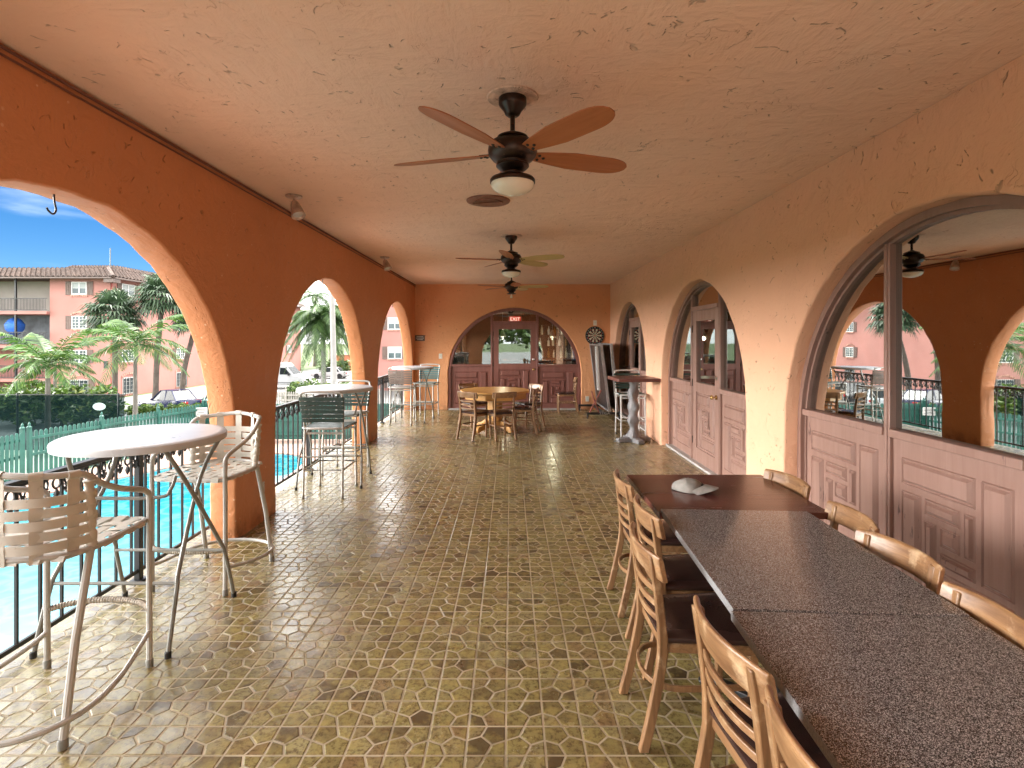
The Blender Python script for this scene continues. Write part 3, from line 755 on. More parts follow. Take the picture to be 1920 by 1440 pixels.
strap_stool('dark green strap stool in front of the second white table, back to the camera', (-2.005, 5.96, 0), facing(.02, 1), M['green_strap'], M['alu'])
strap_stool('dark green strap stool behind the second white table, facing the camera', (-2.13, 6.90, 0), facing(-.06, -1), M['green_strap'], M['alu'])
strap_stool('faded grey brown strap stool in the far left corner, back to the camera', (-2.18, 10.84, 0), facing(.02, 1), M['grey_strap'], M['alu'])
strap_stool('teal strap stool in the far left corner by the end wall', (-1.86, 11.80, 0), facing(-.12, -1), M['blue_strap'], M['alu'])
strap_stool('dark green strap stool with white frame behind the log pedestal table', (2.12, 9.42, 0), facing(0, -1), M['green_strap'], M['white'])

# ================================================================= WOODEN LADDER-BACK CHAIRS
def ladder_chair(label, loc, rz):
    t = thing('wooden_chair', label, 'chair', loc, rz, 'wooden ladder-back chairs')
    O, OX = M['oak'], M['oakx']
    def rear(z):                     # y of the rear post centre line
        if z < .42: return -.195 - .085*((.42-z)/.42)**1.3
        return -.195 - .045*((z-.42)/.4)**1.4
    for s in (-1, 1):
        m = MB(); n = 14; vs = []; fs = []
        for k in range(n+1):
            z = .002 + .80*k/n; y = rear(z); w = .016; d = .020 if z < .5 else .017; x = s*(.170 + .012*max(0, (.42-z)/.42))
            vs += [(x-w, y-d, z), (x+w, y-d, z), (x+w, y+d, z), (x-w, y+d, z)]
        for k in range(n):
            for j in range(4): fs.append((k*4+j, k*4+(j+1) % 4, k*4+4+(j+1) % 4, k*4+4+j))
        fs += [(3, 2, 1, 0), tuple(n*4+j for j in range(4))]
        m.add(vs, fs); m.build('leg', O, t, bevel=.005)
        m = MB(); vs = []; fs = []
        for k in range(5):
            z = .002 + .425*k/4; w = .014 + .006*k/4; x = s*(.178-.006*k/4); y = .185 - .008*k/4
            vs += [(x-w, y-w, z), (x+w, y-w, z), (x+w, y+w, z), (x-w, y+w, z)]
        for k in range(4):
            for j in range(4): fs.append((k*4+j, k*4+(j+1) % 4, k*4+4+(j+1) % 4, k*4+4+j))
        fs += [(3, 2, 1, 0), (16, 17, 18, 19)]
        m.add(vs, fs); m.build('leg', O, t, bevel=.005)
    def curve(hw, y0, bulge, n=14): return [(-hw + 2*hw*k/n, y0 - bulge*(1-((-1+2*k/n))**2)) for k in range(n+1)]
    # top rail: broad bentwood board with rounded upper edge
    m = MB(); C = curve(.222, -.208, .050, 18); vs = []; fs = []
    prof = [(-.011, .718), (.009, .716), (.011, .724), (.011, .806), (.007, .817), (0, .821), (-.008, .817), (-.012, .806)]; q = len(prof)
    for i, (x, y) in enumerate(C):
        for a, z in prof: vs.append((x, y + a + .008 - .020*(z-.72)/.1, z - .006*abs(x/.222)**3))
    for i in range(len(C)-1):
        for j in range(q): fs.append((i*q+j, i*q+(j+1) % q, (i+1)*q+(j+1) % q, (i+1)*q+j))
    fs += [tuple(range(q)), tuple((len(C)-1)*q+j for j in reversed(range(q)))]
    m.add(vs, fs); m.build('top_rail', OX, t, bevel=.003)
    for z in (.530, .592, .654):
        m = MB(); m.ribbon([(x, y, z) for x, y in curve(.172, rear(z)+.004, .034)], .026, .013, (0, 0, 1)); m.build('slat', OX, t, bevel=.003)
    # seat frame + cushion
    def outline(g, n=7):
        pts = []
        for cx, cy, a0, rr in ((.165, .165, 0, .04), (-.165, .165, 90, .04), (-.145, -.165, 180, .03), (.145, -.165, 270, .03)):
            for k in range(n): a = R(a0 + 90*k/(n-1)); pts.append((cx + (rr+g)*math.cos(a), cy + (rr+g)*math.sin(a)))
        return pts
    m = MB(); m.prism(outline(.0), lambda a, b, z: (a, b, z), .400, .440); m.build('seat_frame', OX, t, bevel=.004)
    m = MB(); n = 28; vs = []; fs = []
    lay = [(-.006, .4405), (.006, .446), (.010, .455), (.008, .466), (-.006, .474), (-.05, .480), (-.12, .483)]
    for g, z in lay:
        o = outline(0)
        for (x, y), (bx, by_) in zip(o, outline(0)):
            k = 1 + g/.2; vs.append((x*k, y*k, z))
    for i in range(len(lay)-1):
        for j in range(n): fs.append((i*n+j, i*n+(j+1) % n, (i+1)*n+(j+1) % n, (i+1)*n+j))
    fs += [tuple(reversed(range(n))), tuple((len(lay)-1)*n+j for j in range(n))]
    m.add(vs, fs); m.build('seat', M['vinyl'], t)
    # bentwood hoop between the legs
    m = MB(); m.ribbon(smoothpath([(.160, .17, .245), (.165, 0, .245), (.160, -.15, .245), (.10, -.225, .245), (0, -.245, .245), (-.10, -.225, .245), (-.160, -.15, .245), (-.165, 0, .245), (-.160, .17, .245)], 4), .024, .013, (0, 0, 1)); m.build('stretcher', O, t, bevel=.002)
    return t
lc = ladder_chair('wooden ladder-back chair at the far left corner of the brown table', (.955, 3.45, 0), facing(1, 0))
def chair(x, y, dx, dy, label): return dup(lc, (x, y, 0), facing(dx, dy), label)
chair(.955, 2.86, 1, .02, 'wooden ladder-back chair second from the far end on the aisle side')
chair(.825, 2.39, 1, .02, 'wooden ladder-back chair pulled out, whole splayed rear leg showing on the aisle')
chair(.885, 1.655, 1, .10, 'wooden ladder-back chair in the foreground with dark seat behind its slats')
chair(.895, 1.165, 1, .06, 'wooden ladder-back chair cut off at the bottom edge of the picture')
chair(1.565, 3.42, -1, -.12, 'wooden chair against the pink panels, farthest along the wall side')
chair(1.52, 2.74, -1, .08, 'wooden chair on the wall side at the join of brown and granite tables')
chair(1.44, 2.27, -1, -.10, 'wooden chair on the wall side, its curved top rail over the first granite top')
chair(1.355, 1.76, -1, .10, 'wooden chair on the wall side at the right edge of the picture')
chair(-.60, 9.24, .62, .78, 'wooden chair at the front left of the round pine table')
chair(-.185, 9.20, -.40, .90, 'wooden chair in front of the round pine table, back to the camera')
chair(.245, 9.78, -.98, .20, 'wooden chair at the right of the round pine table')
chair(.34, 10.45, -.75, -.55, 'wooden chair at the far right of the round pine table')
chair(-.72, 10.55, .55, -.75, 'wooden chair behind the round pine table on the left')
chair(1.30, 12.45, -1, 0, 'lone wooden chair standing by the dark red end wall panels')

# ================================================================= DINING TABLES
def dining_table(label, name, cx, cy, w, l, rz, z, top, edge, thick):
    t = thing(name, label, 'table', (cx, cy, 0), rz)
    m = MB(); m.box((0, 0, z-thick/2), (w, l, thick)); o = m.build('tabletop', [top, edge], t, smooth=False, bevel=.003)
    for p in o.data.polygons: p.material_index = 1 if abs(p.normal.x) > .5 else 0
    m = MB(); m.tube([(0, 0, .03), (0, 0, z-thick-.02)], .038, 16); m.build('column', M['iron'], t)
    m = MB(); m.box((0, 0, z-thick-.012), (.34, .05, .02)); m.box((0, 0, z-thick-.013), (.05, .34, .018)); m.build('top_bracket', M['iron'], t)
    m = MB()
    for k in range(4):
        a = R(45+90*k); c, s_ = math.cos(a), math.sin(a)
        m.bar((c*.02, s_*.02, .05), (c*.36, s_*.36, .025), .055, .035); m.lathe([(.03, 0), (.032, .016), (.02, .02)], 12, (c*.35, s_*.35, 0))
    m.build('base', M['iron'], t, bevel=.004)
    return t
dining_table('dark brown wooden table at the far end of the row with the cap on it', 'dining_table', 1.288, 3.335, .945, .83, 0, .752, M['dark_table'], M['dark_table'], .035)
ga = R(-3.0)      # the granite tables stand slightly askew
dining_table('speckled granite table next to the brown one', 'granite_table', 1.198, 2.385, .79, 1.10, ga, .764, M['granite'], M['granite_edge'], .032)
dining_table('speckled granite table nearest the camera', 'granite_table', 1.133, 1.272, .80, 1.11, ga, .762, M['granite'], M['granite_edge'], .032)

# cap lying on the brown table
def baseball_cap():
    t = thing('baseball_cap', 'pale grey baseball cap lying on the dark brown table', 'cap', (1.12, 3.36, .7525), R(-118))
    cm = plain('cap_cloth', (.27, .26, .24), .85, var=.16, scale=22, bumpk=.4)
    m = MB(); vs = []; fs = []; n = 32; L = 10
    for i in range(L):
        f = i/(L-1); r = math.cos(f*math.pi/2)**.62
        for j in range(n):
            a = 2*math.pi*j/n; c, s_ = math.cos(a), math.sin(a)
            x, y = .078*r*c, .098*r*s_ - .01*f
            z = .072*math.sin(f*math.pi/2)**.85
            z *= 1 - .35*max(0, -s_)*r - .16*math.exp(-((x+.02)/.022)**2)*(1 if y < .03 else .3)      # slumped back, crease along the crown
            vs.append((x*(1+.05*math.sin(3*a+.6)), y*(1+.04*math.sin(4*a)), .003 + z + .004*math.sin(5*a+2)*r*f))
    for i in range(L-1):
        for j in range(n): fs.append((i*n+j, i*n+(j+1) % n, (i+1)*n+(j+1) % n, (i+1)*n+j))
    m.add(vs, fs); m.build('crown', cm, t)
    m = MB(); m.lathe([(.001, .005), (.006, .003), (.007, 0), (.001, -.001)], 10, (0, -.010, .062)); m.build('button', cm, t)
    m = MB(); vs = []; fs = []; n = 18; K = (n+1)*6
    for dz in (0, .004):
        for i in range(6):
            f = i/5
            for j in range(n+1):
                u = -1 + 2*j/n; a = math.pi/2 - u*R(72)
                bx, by = .080*math.cos(a), .096*math.sin(a)
                x = bx*(1 + .10*f); y = by + .085*f*(1 - .55*u*u)
                vs.append((x, y, .014 + dz + .030*(1-u*u)*(1-.35*f) - .016*f*u*u))
    for l in (0, K):
        for i in range(5):
            for j in range(n): fs.append((l+i*(n+1)+j, l+i*(n+1)+j+1, l+(i+1)*(n+1)+j+1, l+(i+1)*(n+1)+j))
    for j in range(n): fs.append((5*(n+1)+j, 5*(n+1)+j+1, K+5*(n+1)+j+1, K+5*(n+1)+j))
    m.add(vs, fs); m.build('visor', cm, t)
    m = MB(); m.box((.0, .086, .040), (.040, .004, .022), Matrix.Rotation(R(28), 3, 'X')); m.build('patch', plain('cap_patch', (.05, .05, .06), .7), t)
    m = MB()
    for k in range(6):
        a = math.pi*k/3; m.tube([(.079*math.cos(a)*q_, .099*math.sin(a)*q_ - .01*(1-q_), .004 + .072*math.sqrt(max(0, 1-q_**2.4))*(1-.3*max(0, -math.sin(a))*q_)) for q_ in (1, .9, .75, .55, .3, .05)], .0012, 4)
    m.build('seams', plain('cap_seam', (.22, .21, .20), .9), t)
baseball_cap()

# ================================================================= ROUND PINE TABLE
def pine_table():
    t = thing('round_table', 'honey pine eight-sided pedestal table before the end wall', 'table', (-.29, 10.0, 0), R(8))
    def octo(r): return [(r*math.cos(R(22.5+45*k)), r*math.sin(R(22.5+45*k))) for k in range(8)]
    def rnd_oct(r, n=6):
        o = octo(r); out = []
        for i in range(8):
            a, b = Vector(o[i]), Vector(o[(i+1) % 8])
            for k in range(n):
                p = a.lerp(b, k/n); out.append(tuple(p + p.normalized()*.03*math.sin(math.pi*k/n)))
        return out
    m = MB(); m.prism(rnd_oct(.66), lambda a, b, z: (a, b, z), .725, .762); m.build('tabletop', M['pine'], t, bevel=.008)
    m = MB(); o = octo(.60); i_ = octo(.57); vs = [(x, y, z) for z in (.61, .7245) for x, y in o] + [(x, y, z) for z in (.61, .7245) for x, y in i_]
    fs = []
    for k in range(8):
        k2 = (k+1) % 8; fs += [(k, k2, 8+k2, 8+k), (16+k, 24+k, 24+k2, 16+k2), (k, 16+k, 16+k2, k2), (8+k, 8+k2, 24+k2, 24+k)]
    m.add(vs, fs); m.build('apron', M['pine'], t, bevel=.004)
    m = MB(); m.prism(octo(.145), lambda a, b, z: (a, b, z), .16, .70); m.prism(octo(.20), lambda a, b, z: (a, b, z), .655, .70); m.prism(octo(.19), lambda a, b, z: (a, b, z), .10, .20); m.build('pedestal', M['pinez'], t, bevel=.006)
    for k in range(4):
        a = R(45+90*k-8); c, s = math.cos(a), math.sin(a)
        def P(u, z, v): return (c*u - s*v, s*u + c*v, z)
        m = MB(); prof = [(.15, .20), (.24, .19), (.34, .13), (.42, .115), (.46, .085), (.46, .045), (.42, .02), (.36, .03), (.30, .045), (.20, .07), (.15, .09)]
        m.prism(prof, P, -.035, .035)
        m.lathe([(.002, -.05), (.04, -.05), (.045, -.04), (.045, .04), (.04, .05), (.002, .05)], 16, (0, 0, 0), axis='y')
        for i in range(len(m.v)-6*16, len(m.v)):
            x, y, z = m.v[i]; m.v[i] = P(.43 + x, .05 + z, y)
        m.build('scroll_foot', M['pine'], t, bevel=.004)
pine_table()

# ================================================================= LOG PEDESTAL TABLE
def log_table():
    t = thing('pedestal_table', 'tall square reddish table on a gnarled grey log pedestal', 'bar table', (2.055, 8.92, 0), R(4))
    m = MB(); m.box((0, 0, 1.045), (.70, .70, .055)); o = m.build('tabletop', M['plank'], t, bevel=.012)
    m = MB(); q = random.Random(9); n = 16; vs = []; fs = []; L = 22
    for i in range(L):
        z = .06 + (1.017-.06)*i/(L-1); rr = .082 + .018*math.sin(i*1.25) + .030*max(0, 1-i/3)
        for j in range(n):
            a = 2*math.pi*j/n; k = rr*(1 + .10*math.sin(3*a+i*.5) + .05*math.sin(5*a-i*.9)); vs.append((k*math.cos(a) + .010*math.sin(i*.7), k*math.sin(a), z))
    for i in range(L-1):
        for j in range(n): fs.append((i*n+j, i*n+(j+1) % n, (i+1)*n+(j+1) % n, (i+1)*n+j))
    m.add(vs, fs); m.build('pedestal', M['trunkwood'], t)
    for k in range(2):
        m = MB(); d = Vector((math.cos(R(10+90*k)), math.sin(R(10+90*k)), 0)); s = Vector((-d.y, d.x, 0))
        for e in (-1, 1):
            P = [(d*e*.02, .085), (d*e*.12, .08), (d*e*.22, .07), (d*e*.29, .065)]; vs = []; fs = []
            for p, h in P:
                vs += [p - s*.06, p + s*.06, p + s*.055 + Vector((0, 0, h)), p - s*.055 + Vector((0, 0, h))]
            for i in range(3):
                for j in range(4): fs.append((i*4+j, i*4+(j+1) % 4, i*4+4+(j+1) % 4, i*4+4+j))
            fs += [(3, 2, 1, 0), (12, 13, 14, 15)]; m.add(vs, fs)
        m.build('foot', M['trunkwood'], t, bevel=.012)
log_table()

# ================================================================= CEILING FANS
def blade_mesh(ln=.595, w0=.075, w1=.160):
    m = MB(); vs = []; fs = []; n = 34
    def hw(f):
        w = w0/2 + (w1-w0)/2*min(1, f*2.6)**.8
        if f > .72: w *= math.sqrt(max(.0, 1 - ((f-.72)/.285)**2.4))
        return max(w, .004)
    for i in range(n+1):
        f = i/n; x = .13 + ln*f; h = hw(f)
        for z in (-.003, .003): vs += [(x, -h, z), (x, h, z)]
    for i in range(n):
        a = i*4; b = a+4
        fs += [(a, b, b+1, a+1), (a+2, a+3, b+3, b+2), (a, a+2, b+2, b), (a+1, b+1, b+3, a+3)]
    fs += [(0, 1, 3, 2), (n*4, n*4+2, n*4+3, n*4+1)]
    return m.add(vs, fs)
def ceiling_fan(label, x, y, a0, globe=True, pale=()):
    t = thing('ceiling_fan', label, 'ceiling fan', (x, y, H), 0, 'ceiling fans down the middle of the ceiling')
    Bz = M['bronze']
    m = MB(); m.lathe([(.001, -.001), (.076, -.001), (.078, -.010), (.078, -.040), (.072, -.050), (.050, -.078), (.040, -.098), (.030, -.106), (.001, -.107)], 28); c = m.build('canopy', Bz, t)
    m = MB(); m.lathe([(.02, -.001), (.145, -.001), (.140, -.007), (.02, -.008)], 32); m.build('ceiling_plate', M['ceil'], c)
    m = MB(); m.tube([(0, 0, -.10), (0, 0, -.205)], .0135, 12); m.lathe([(.014, -.190), (.03, -.196), (.036, -.205), (.03, -.21)], 16); m.build('downrod', Bz, t)
    m = MB(); m.lathe([(.001, -.195), (.030, -.197), (.045, -.205), (.072, -.215), (.085, -.222), (.088, -.232), (.078, -.238), (.118, -.252), (.134, -.275), (.138, -.30), (.132, -.325), (.112, -.35), (.088, -.364), (.086, -.374), (.092, -.378), (.092, -.386), (.078, -.40), (.060, -.414), (.052, -.418), (.050, -.43), (.001, -.431)], 36); m.build('motor_housing', Bz, t)
    for k in range(5):
        a = R(a0 + 72*k)
        mat = M['blade_pale'] if k in pale else M['blade']
        b = blade_mesh().build('blade', mat, t, bevel=.0015)
        b.rotation_euler = (R(-14), 0, a); b.location = (0, 0, -.315)
        s = MB(); s.bar((.10, 0, .004), (.19, 0, .006), .05, .006)
        s.build('blade_iron', Bz, b, bevel=.002)
        for q, (sx, sy) in enumerate(((.155, -.02), (.155, .02), (.185, 0))):
            s = MB(); s.lathe([(.001, -.0105), (.006, -.0095), (.009, -.006), (.009, -.003)], 10, (sx, sy, 0)); s.build('screw', M['black'], b)
    if globe:
        m = MB(); m.lathe([(.050, -.428), (.070, -.44), (.118, -.452), (.126, -.462), (.126, -.478), (.118, -.480), (.05, -.479)], 36); m.build('light_fitter', Bz, t)
        m = MB(); m.lathe([(.120, -.4795), (.121, -.488), (.116, -.502), (.100, -.518), (.076, -.531), (.045, -.540), (.015, -.5435), (.001, -.544)], 36); m.build('glass_globe', M['opal'], t)
    else:
        m = MB(); m.lathe([(.050, -.428), (.062, -.436), (.09, -.446), (.094, -.452), (.07, -.458), (.02, -.459)], 30); m.build('light_fitter', Bz, t)
        m = MB(); m.lathe([(.012, -.458), (.013, -.475), (.022, -.495), (.026, -.512), (.020, -.530), (.001, -.537)], 16); m.build('bulb', M['opal'], t)
    return t
ceiling_fan('nearest ceiling fan with brown wooden blades and white glass light', .012, 2.97, 20)
ceiling_fan('middle ceiling fan with a white glass light and pale right blades', .01, 6.92, 335, pale=(0, 1))
ceiling_fan('farthest ceiling fan with a bare bulb instead of a glass globe', .02, 10.45, 352, False, pale=(0, 1))

# ================================================================= CEILING AND WALL FITTINGS
def vent():
    t = thing('ceiling_vent', 'round brown ceiling vent between the first two fans', 'vent', (-.215, 5.17, H-.0005))
    V = plain('vent_brown', (.24, .10, .06), .45, var=.2, scale=20)
    m = MB(); m.lathe([(.155, 0), (.212, 0), (.208, -.012), (.18, -.02), (.155, -.016)], 40); m.lathe([(.10, -.004), (.135, -.004), (.132, -.022), (.10, -.018)], 32); m.build('ring', V, t)
    m = MB(); m.lathe([(.001, -.001), (.156, -.001), (.156, -.003), (.001, -.004)], 32); m.build('duct', M['black'], t)
    m = MB(); m.bar((-.15, .05, -.022), (.14, -.06, -.03), .03, .006); m.build('damper_bar', V, t)
vent()
def spot(label, x, y, yaw):
    t = thing('spotlight', label, 'spotlight', (x, y, H-.0005), yaw, 'spotlights along the arcade wall')
    Mt = plain('worn_nickel', (.55, .45, .38), .32, .5, var=.25, scale=12)
    m = MB(); m.lathe([(.001, 0), (.075, 0), (.075, -.012), (.060, -.022), (.02, -.026), (.001, -.027)], 28); m.build('base', Mt, t)
    m = MB(); m.tube([(0, 0, -.024), (.004, -.004, -.07)], .010, 10); m.lathe([(.001, -.085), (.016, -.08), (.018, -.07), (.012, -.06), (.001, -.058)], 12, (.004, -.004, 0)); m.build('swivel', Mt, t)
    h = MB(); h.lathe([(.001, .02), (.030, .015), (.042, -.02), (.052, -.07), (.060, -.125), (.064, -.145), (.060, -.147), (.054, -.13), (.04, -.12), (.001, -.118)], 28); hd = h.build('head', Mt, t); hd.location = (.01, -.012, -.075); hd.rotation_euler = (R(-22), R(-20), 0)
    g = MB(); g.lathe([(.001, -.130), (.045, -.128), (.053, -.122), (.001, -.120)], 24); g.build('lamp_face', M['white'], hd)
    return t
sp = spot('silver spotlight on the ceiling beside the nearest part of the arcade wall', -2.03, 5.0, R(10))
dup(sp, (-2.05, 8.7, H-.0005), R(10), 'smaller looking silver spotlight farther along the arcade wall')
def hook(label, y):
    m = MB(); m.tube(smoothpath([(0, 0, .05), (0, 0, -.02), (0, .004, -.05), (0, .012, -.085), (0, -.006, -.11), (0, -.034, -.10), (0, -.045, -.085)], 5), .005, 8)
    o = m.build('ceiling_hook', M['iron'], None, (XL-.11, y, 2.478)); tag(o, label, 'hook', 'iron hooks at the arch crowns')
hook('black iron hook at the crown of the nearest open arch', 2.84); hook('black iron hook at the crown of the second open arch', 6.90); hook('black iron hook at the crown of the farthest open arch', 11.0)

def plate(name, label, cat, loc, rz, w, h, mat, holes, group=None):
    t = thing(name, label, cat, loc, rz, group)
    m = MB(); m.box((0, -.003, 0), (w, .006, h)); m.build('cover', mat, t, bevel=.002)
    for z in holes:
        m = MB(); m.box((0, -.007, z), (.022, .006, .030)); m.build('socket', M['ivory'] if mat is not M['ivory'] else M['white'], t, bevel=.002)
plate('wall_switch', 'ivory light switch on the end wall near the far left table', 'switch', (-1.70, YF, 1.30), 0, .085, .125, M['ivory'], [0])
plate('wall_outlet', 'ivory outlet plate on the end wall above the dartboard', 'outlet', (2.06, YF, 2.11), 0, .085, .125, M['ivory'], [0])
plate('wall_outlet', 'ivory outlet low on the end wall beside the arched entrance', 'outlet', (1.87, YF, .26), 0, .085, .125, M['ivory'], [-.025, .025])
plate('wall_outlet', 'grey outlet low on the first pillar of the arcade wall', 'outlet', (XL, 4.98, .30), R(90), .085, .135, M['steel'], [-.025, .025])
def notice():
    t = thing('wall_sign', 'small dark plaque on the end wall beside the farthest open arch', 'sign', (-2.20, YF, 1.74))
    m = MB(); m.box((0, -.006, 0), (.24, .012, .14)); m.build('plaque', plain('plaque_brown', (.10, .075, .06), .5), t, bevel=.003)
    m = MB()
    for k, w in enumerate((.16, .19, .14)): m.box((0, -.013, .035-.035*k), (w, .002, .014))
    m.build('lettering', M['white'], t, smooth=False)
notice()

def text_obj(s, size, mat, parent, loc, rot, name='lettering', ext=.001):
    c = bpy.data.curves.new(name, 'FONT'); c.body = s; c.size = size; c.extrude = ext; c.align_x = 'CENTER'; c.align_y = 'CENTER'
    o = bpy.data.objects.new('tmp', c); COL.objects.link(o)
    dg = bpy.context.evaluated_depsgraph_get(); me = bpy.data.meshes.new_from_object(o.evaluated_get(dg))
    bpy.data.objects.remove(o); me.name = name; me.materials.clear(); me.materials.append(mat)
    r = bpy.data.objects.new(name, me); COL.objects.link(r); r.location = loc; r.rotation_euler = rot
    if parent: r.parent = parent
    return r

# dartboard
def dartboard():
    t = thing('dartboard', 'round black and cream dartboard on the end wall', 'dartboard', (2.05, YF, 1.80))
    m = MB(); m.lathe([(.001, -.001), (.226, -.001), (.226, -.030), (.220, -.036), (.001, -.036)], 60, axis='y'); m.build('board', M['black'], t)
    cream = plain('dart_cream', (.62, .55, .42), .7); red = plain('dart_red', (.45, .03, .03), .6); grn = plain('dart_green', (.02, .16, .06), .6)
    def ring(r0, r1, which, y, mat, name):
        m = MB()
        for k in range(20):
            if k % 2 != which: continue
            a0, a1 = R(-9+18*k), R(9+18*k); vs = []; n = 4
            for i in range(n+1):
                a = a0 + (a1-a0)*i/n; vs += [(r0*math.sin(a), y, r0*math.cos(a)), (r1*math.sin(a), y, r1*math.cos(a)), (r0*math.sin(a), y+.003, r0*math.cos(a)), (r1*math.sin(a), y+.003, r1*math.cos(a))]
            m.add(vs, [(i*4, i*4+1, i*4+5, i*4+4) for i in range(n)] + [(i*4+1, i*4+3, i*4+7, i*4+5) for i in range(n)])
        m.build(name, mat, t, smooth=False)
    ring(.014, .168, 1, -.039, cream, 'cream_segments')
    ring(.160, .170, 0, -.0405, red, 'red_doubles'); ring(.160, .170, 1, -.0405, grn, 'green_doubles')
    ring(.097, .107, 0, -.0405, red, 'red_trebles'); ring(.097, .107, 1, -.0405, grn, 'green_trebles')
    m = MB(); m.lathe([(.001, -.042), (.014, -.042), (.014, -.037), (.001, -.037)], 16, axis='y'); m.build('bullseye', red, t)
    nums = [20,1,18,4,13,6,10,15,2,17,3,19,7,16,8,11,14,9,12,5]
    for k, nmb in enumerate(nums):
        a = R(18*k); text_obj(str(nmb), .036, M['white'], t, (.197*math.sin(a), -.038, .197*math.cos(a)), (R(90), 0, 0), 'number')
dartboard()

# folded table-tennis table
def ping_pong():
    t = thing('folded_ping_pong_table', 'folded ping pong table on wheels under the dartboard', 'ping pong table', (2.0, 12.15, 0), 0)
    blk = plain('ping_pong_top', (.02, .017, .018), .4); alu = plain('silver_edge', (.40, .40, .40), .35, .4, var=.2, scale=8)
    def leaf(x0, sh, z0, z1, w, name, edge, ln=1.46, yc=0):
        sk = lambda x, y, z: (x0 + x + sh*(1 - z/1.6), y, z)
        m = MB(); m.box((0, yc, (z0+z1)/2), (w*.5, ln, z1-z0-.03)); m.v = [sk(*v) for v in m.v]; lf = m.build(name, blk, t)
        m = MB()
        for y in (yc-ln/2-.015, yc+ln/2+.015): m.box((0, y, (z0+z1)/2), (w, .03, z1-z0))
        for z in (z0+.015, z1-.015): m.box((0, yc, z), (w, ln, .03))
        m.v = [sk(*v) for v in m.v]; m.build('leaf_frame', edge, lf, bevel=.003)
    leaf(-.06, .20, .16, 1.60, .060, 'leaf', alu)
    leaf(.155, .14, .18, 1.62, .060, 'leaf', alu)
    leaf(-.155, .08, .62, 1.56, .045, 'side_board', M['white'], .10, -.70)
    m = MB(); m.tube([(.22, -.70, 1.2), (.34, -.72, .75), (.36, -.70, .14)], .014, 8); m.build('folding_leg', M['white_tube'], t)
    m = MB(); m.tube([(.22, .70, 1.2), (.34, .72, .75), (.36, .70, .14)], .014, 8); m.build('folding_leg', M['white_tube'], t)
    m = MB(); m.bar((-.36, -.70, .12), (.36, -.70, .12), .05, .05); m.bar((-.36, .70, .12), (.36, .70, .12), .05, .05); m.bar((0, -.70, .12), (0, .70, .12), .05, .05); ch = m.build('chassis', M['iron'], t, bevel=.004)
    for x in (-.34, .34):
        for y in (-.70, .70):
            m = MB(); m.lathe([(.001, -.014), (.045, -.014), (.050, 0), (.045, .014), (.001, .014)], 18, (x, y, .051), axis='x'); m.build('wheel', M['black'], t)
    m = MB(); m.tube([(-.30, -.72, .14), (-.12, -.735, .50), (-.06, -.73, .62)], .014, 8); m.tube([(-.10, -.72, .14), (-.22, -.735, .45), (-.26, -.73, .60)], .014, 8); m.build('brace', plain('red_brace', (.28, .08, .06), .4), t)
    text_obj('STIGA', .085, M['white'], t, (.02, -.727, .125), (R(90), 0, 0))
ping_pong()

# ================================================================= OUTSIDE: GROUND
def sheet(name, poly, z, mat, kind='structure'):
    m = MB(); m.add([(x, y, z) for x, y in poly], [tuple(range(len(poly)))])
    o = m.build(name, mat, smooth=False); tag(o, kind=kind)
    if o.data.polygons[0].normal.z < 0: o.data.flip_normals()
    return o
def rect(x0, x1, y0, y1): return [(x0, y0), (x1, y0), (x1, y1), (x0, y1)]
gm = plain('lawn_ground', (.10, .14, .05), .9, var=.3, scale=.35, bumpk=.2)
sheet('ground', rect(-600, 600, -600, 600), GZ-.012, gm)
asph = plain('pale_asphalt', (.22, .22, .215), .85, var=.10, scale=.5, bumpk=.1)
sheet('parking_lot', [(-36, 39.5), (-32.4, 39.5), (-32.4, 90), (60, 90), (60, -180), (3.2, -180), (3.2, 26), (-36, 26)], GZ-.006, asph)
sheet('pavement', rect(-2.7, 3.15, -180, YB-.4), GZ-.006, asph); sheet('rear_parking_lot', rect(-30, -2.72, -180, -14.05), GZ-.006, asph)
court = plain('court_surface', (.10, .12, .125), .8, var=.10, scale=.5)
sheet('tennis_court', rect(-52, -16.6, 23.4, 37), GZ-.002, court)
apron = plain('pale_green_apron', (.16, .24, .19), .8, var=.12, scale=.6)
sheet('court_apron', rect(-52, -16.2, 12, 23.39), GZ-.002, apron)
deck = plain('pink_pool_deck', (.30, .20, .16), .8, var=.12, scale=1.2, bumpk=.15)
sheet('pool_deck', [(-16.2, -14), (-2.73, -14), (-2.73, 26), (-14.6, 26), (-16.2, 18)], GZ+.002, deck)
POOL = smoothpath([(-15.2, -6, 0), (-15.8, 4, 0), (-15.8, 12, 0), (-15.0, 15.6, 0), (-13.9, 17.9, 0), (-12.8, 20.2, 0), (-11.5, 21.9, 0), (-9.9, 22.6, 0), (-8.5, 21.8, 0), (-7.9, 19.8, 0), (-7.8, 16, 0), (-7.6, 8, 0), (-7.2, 0, 0), (-7.6, -6, 0), (-11, -8.5, 0)], 5, True)
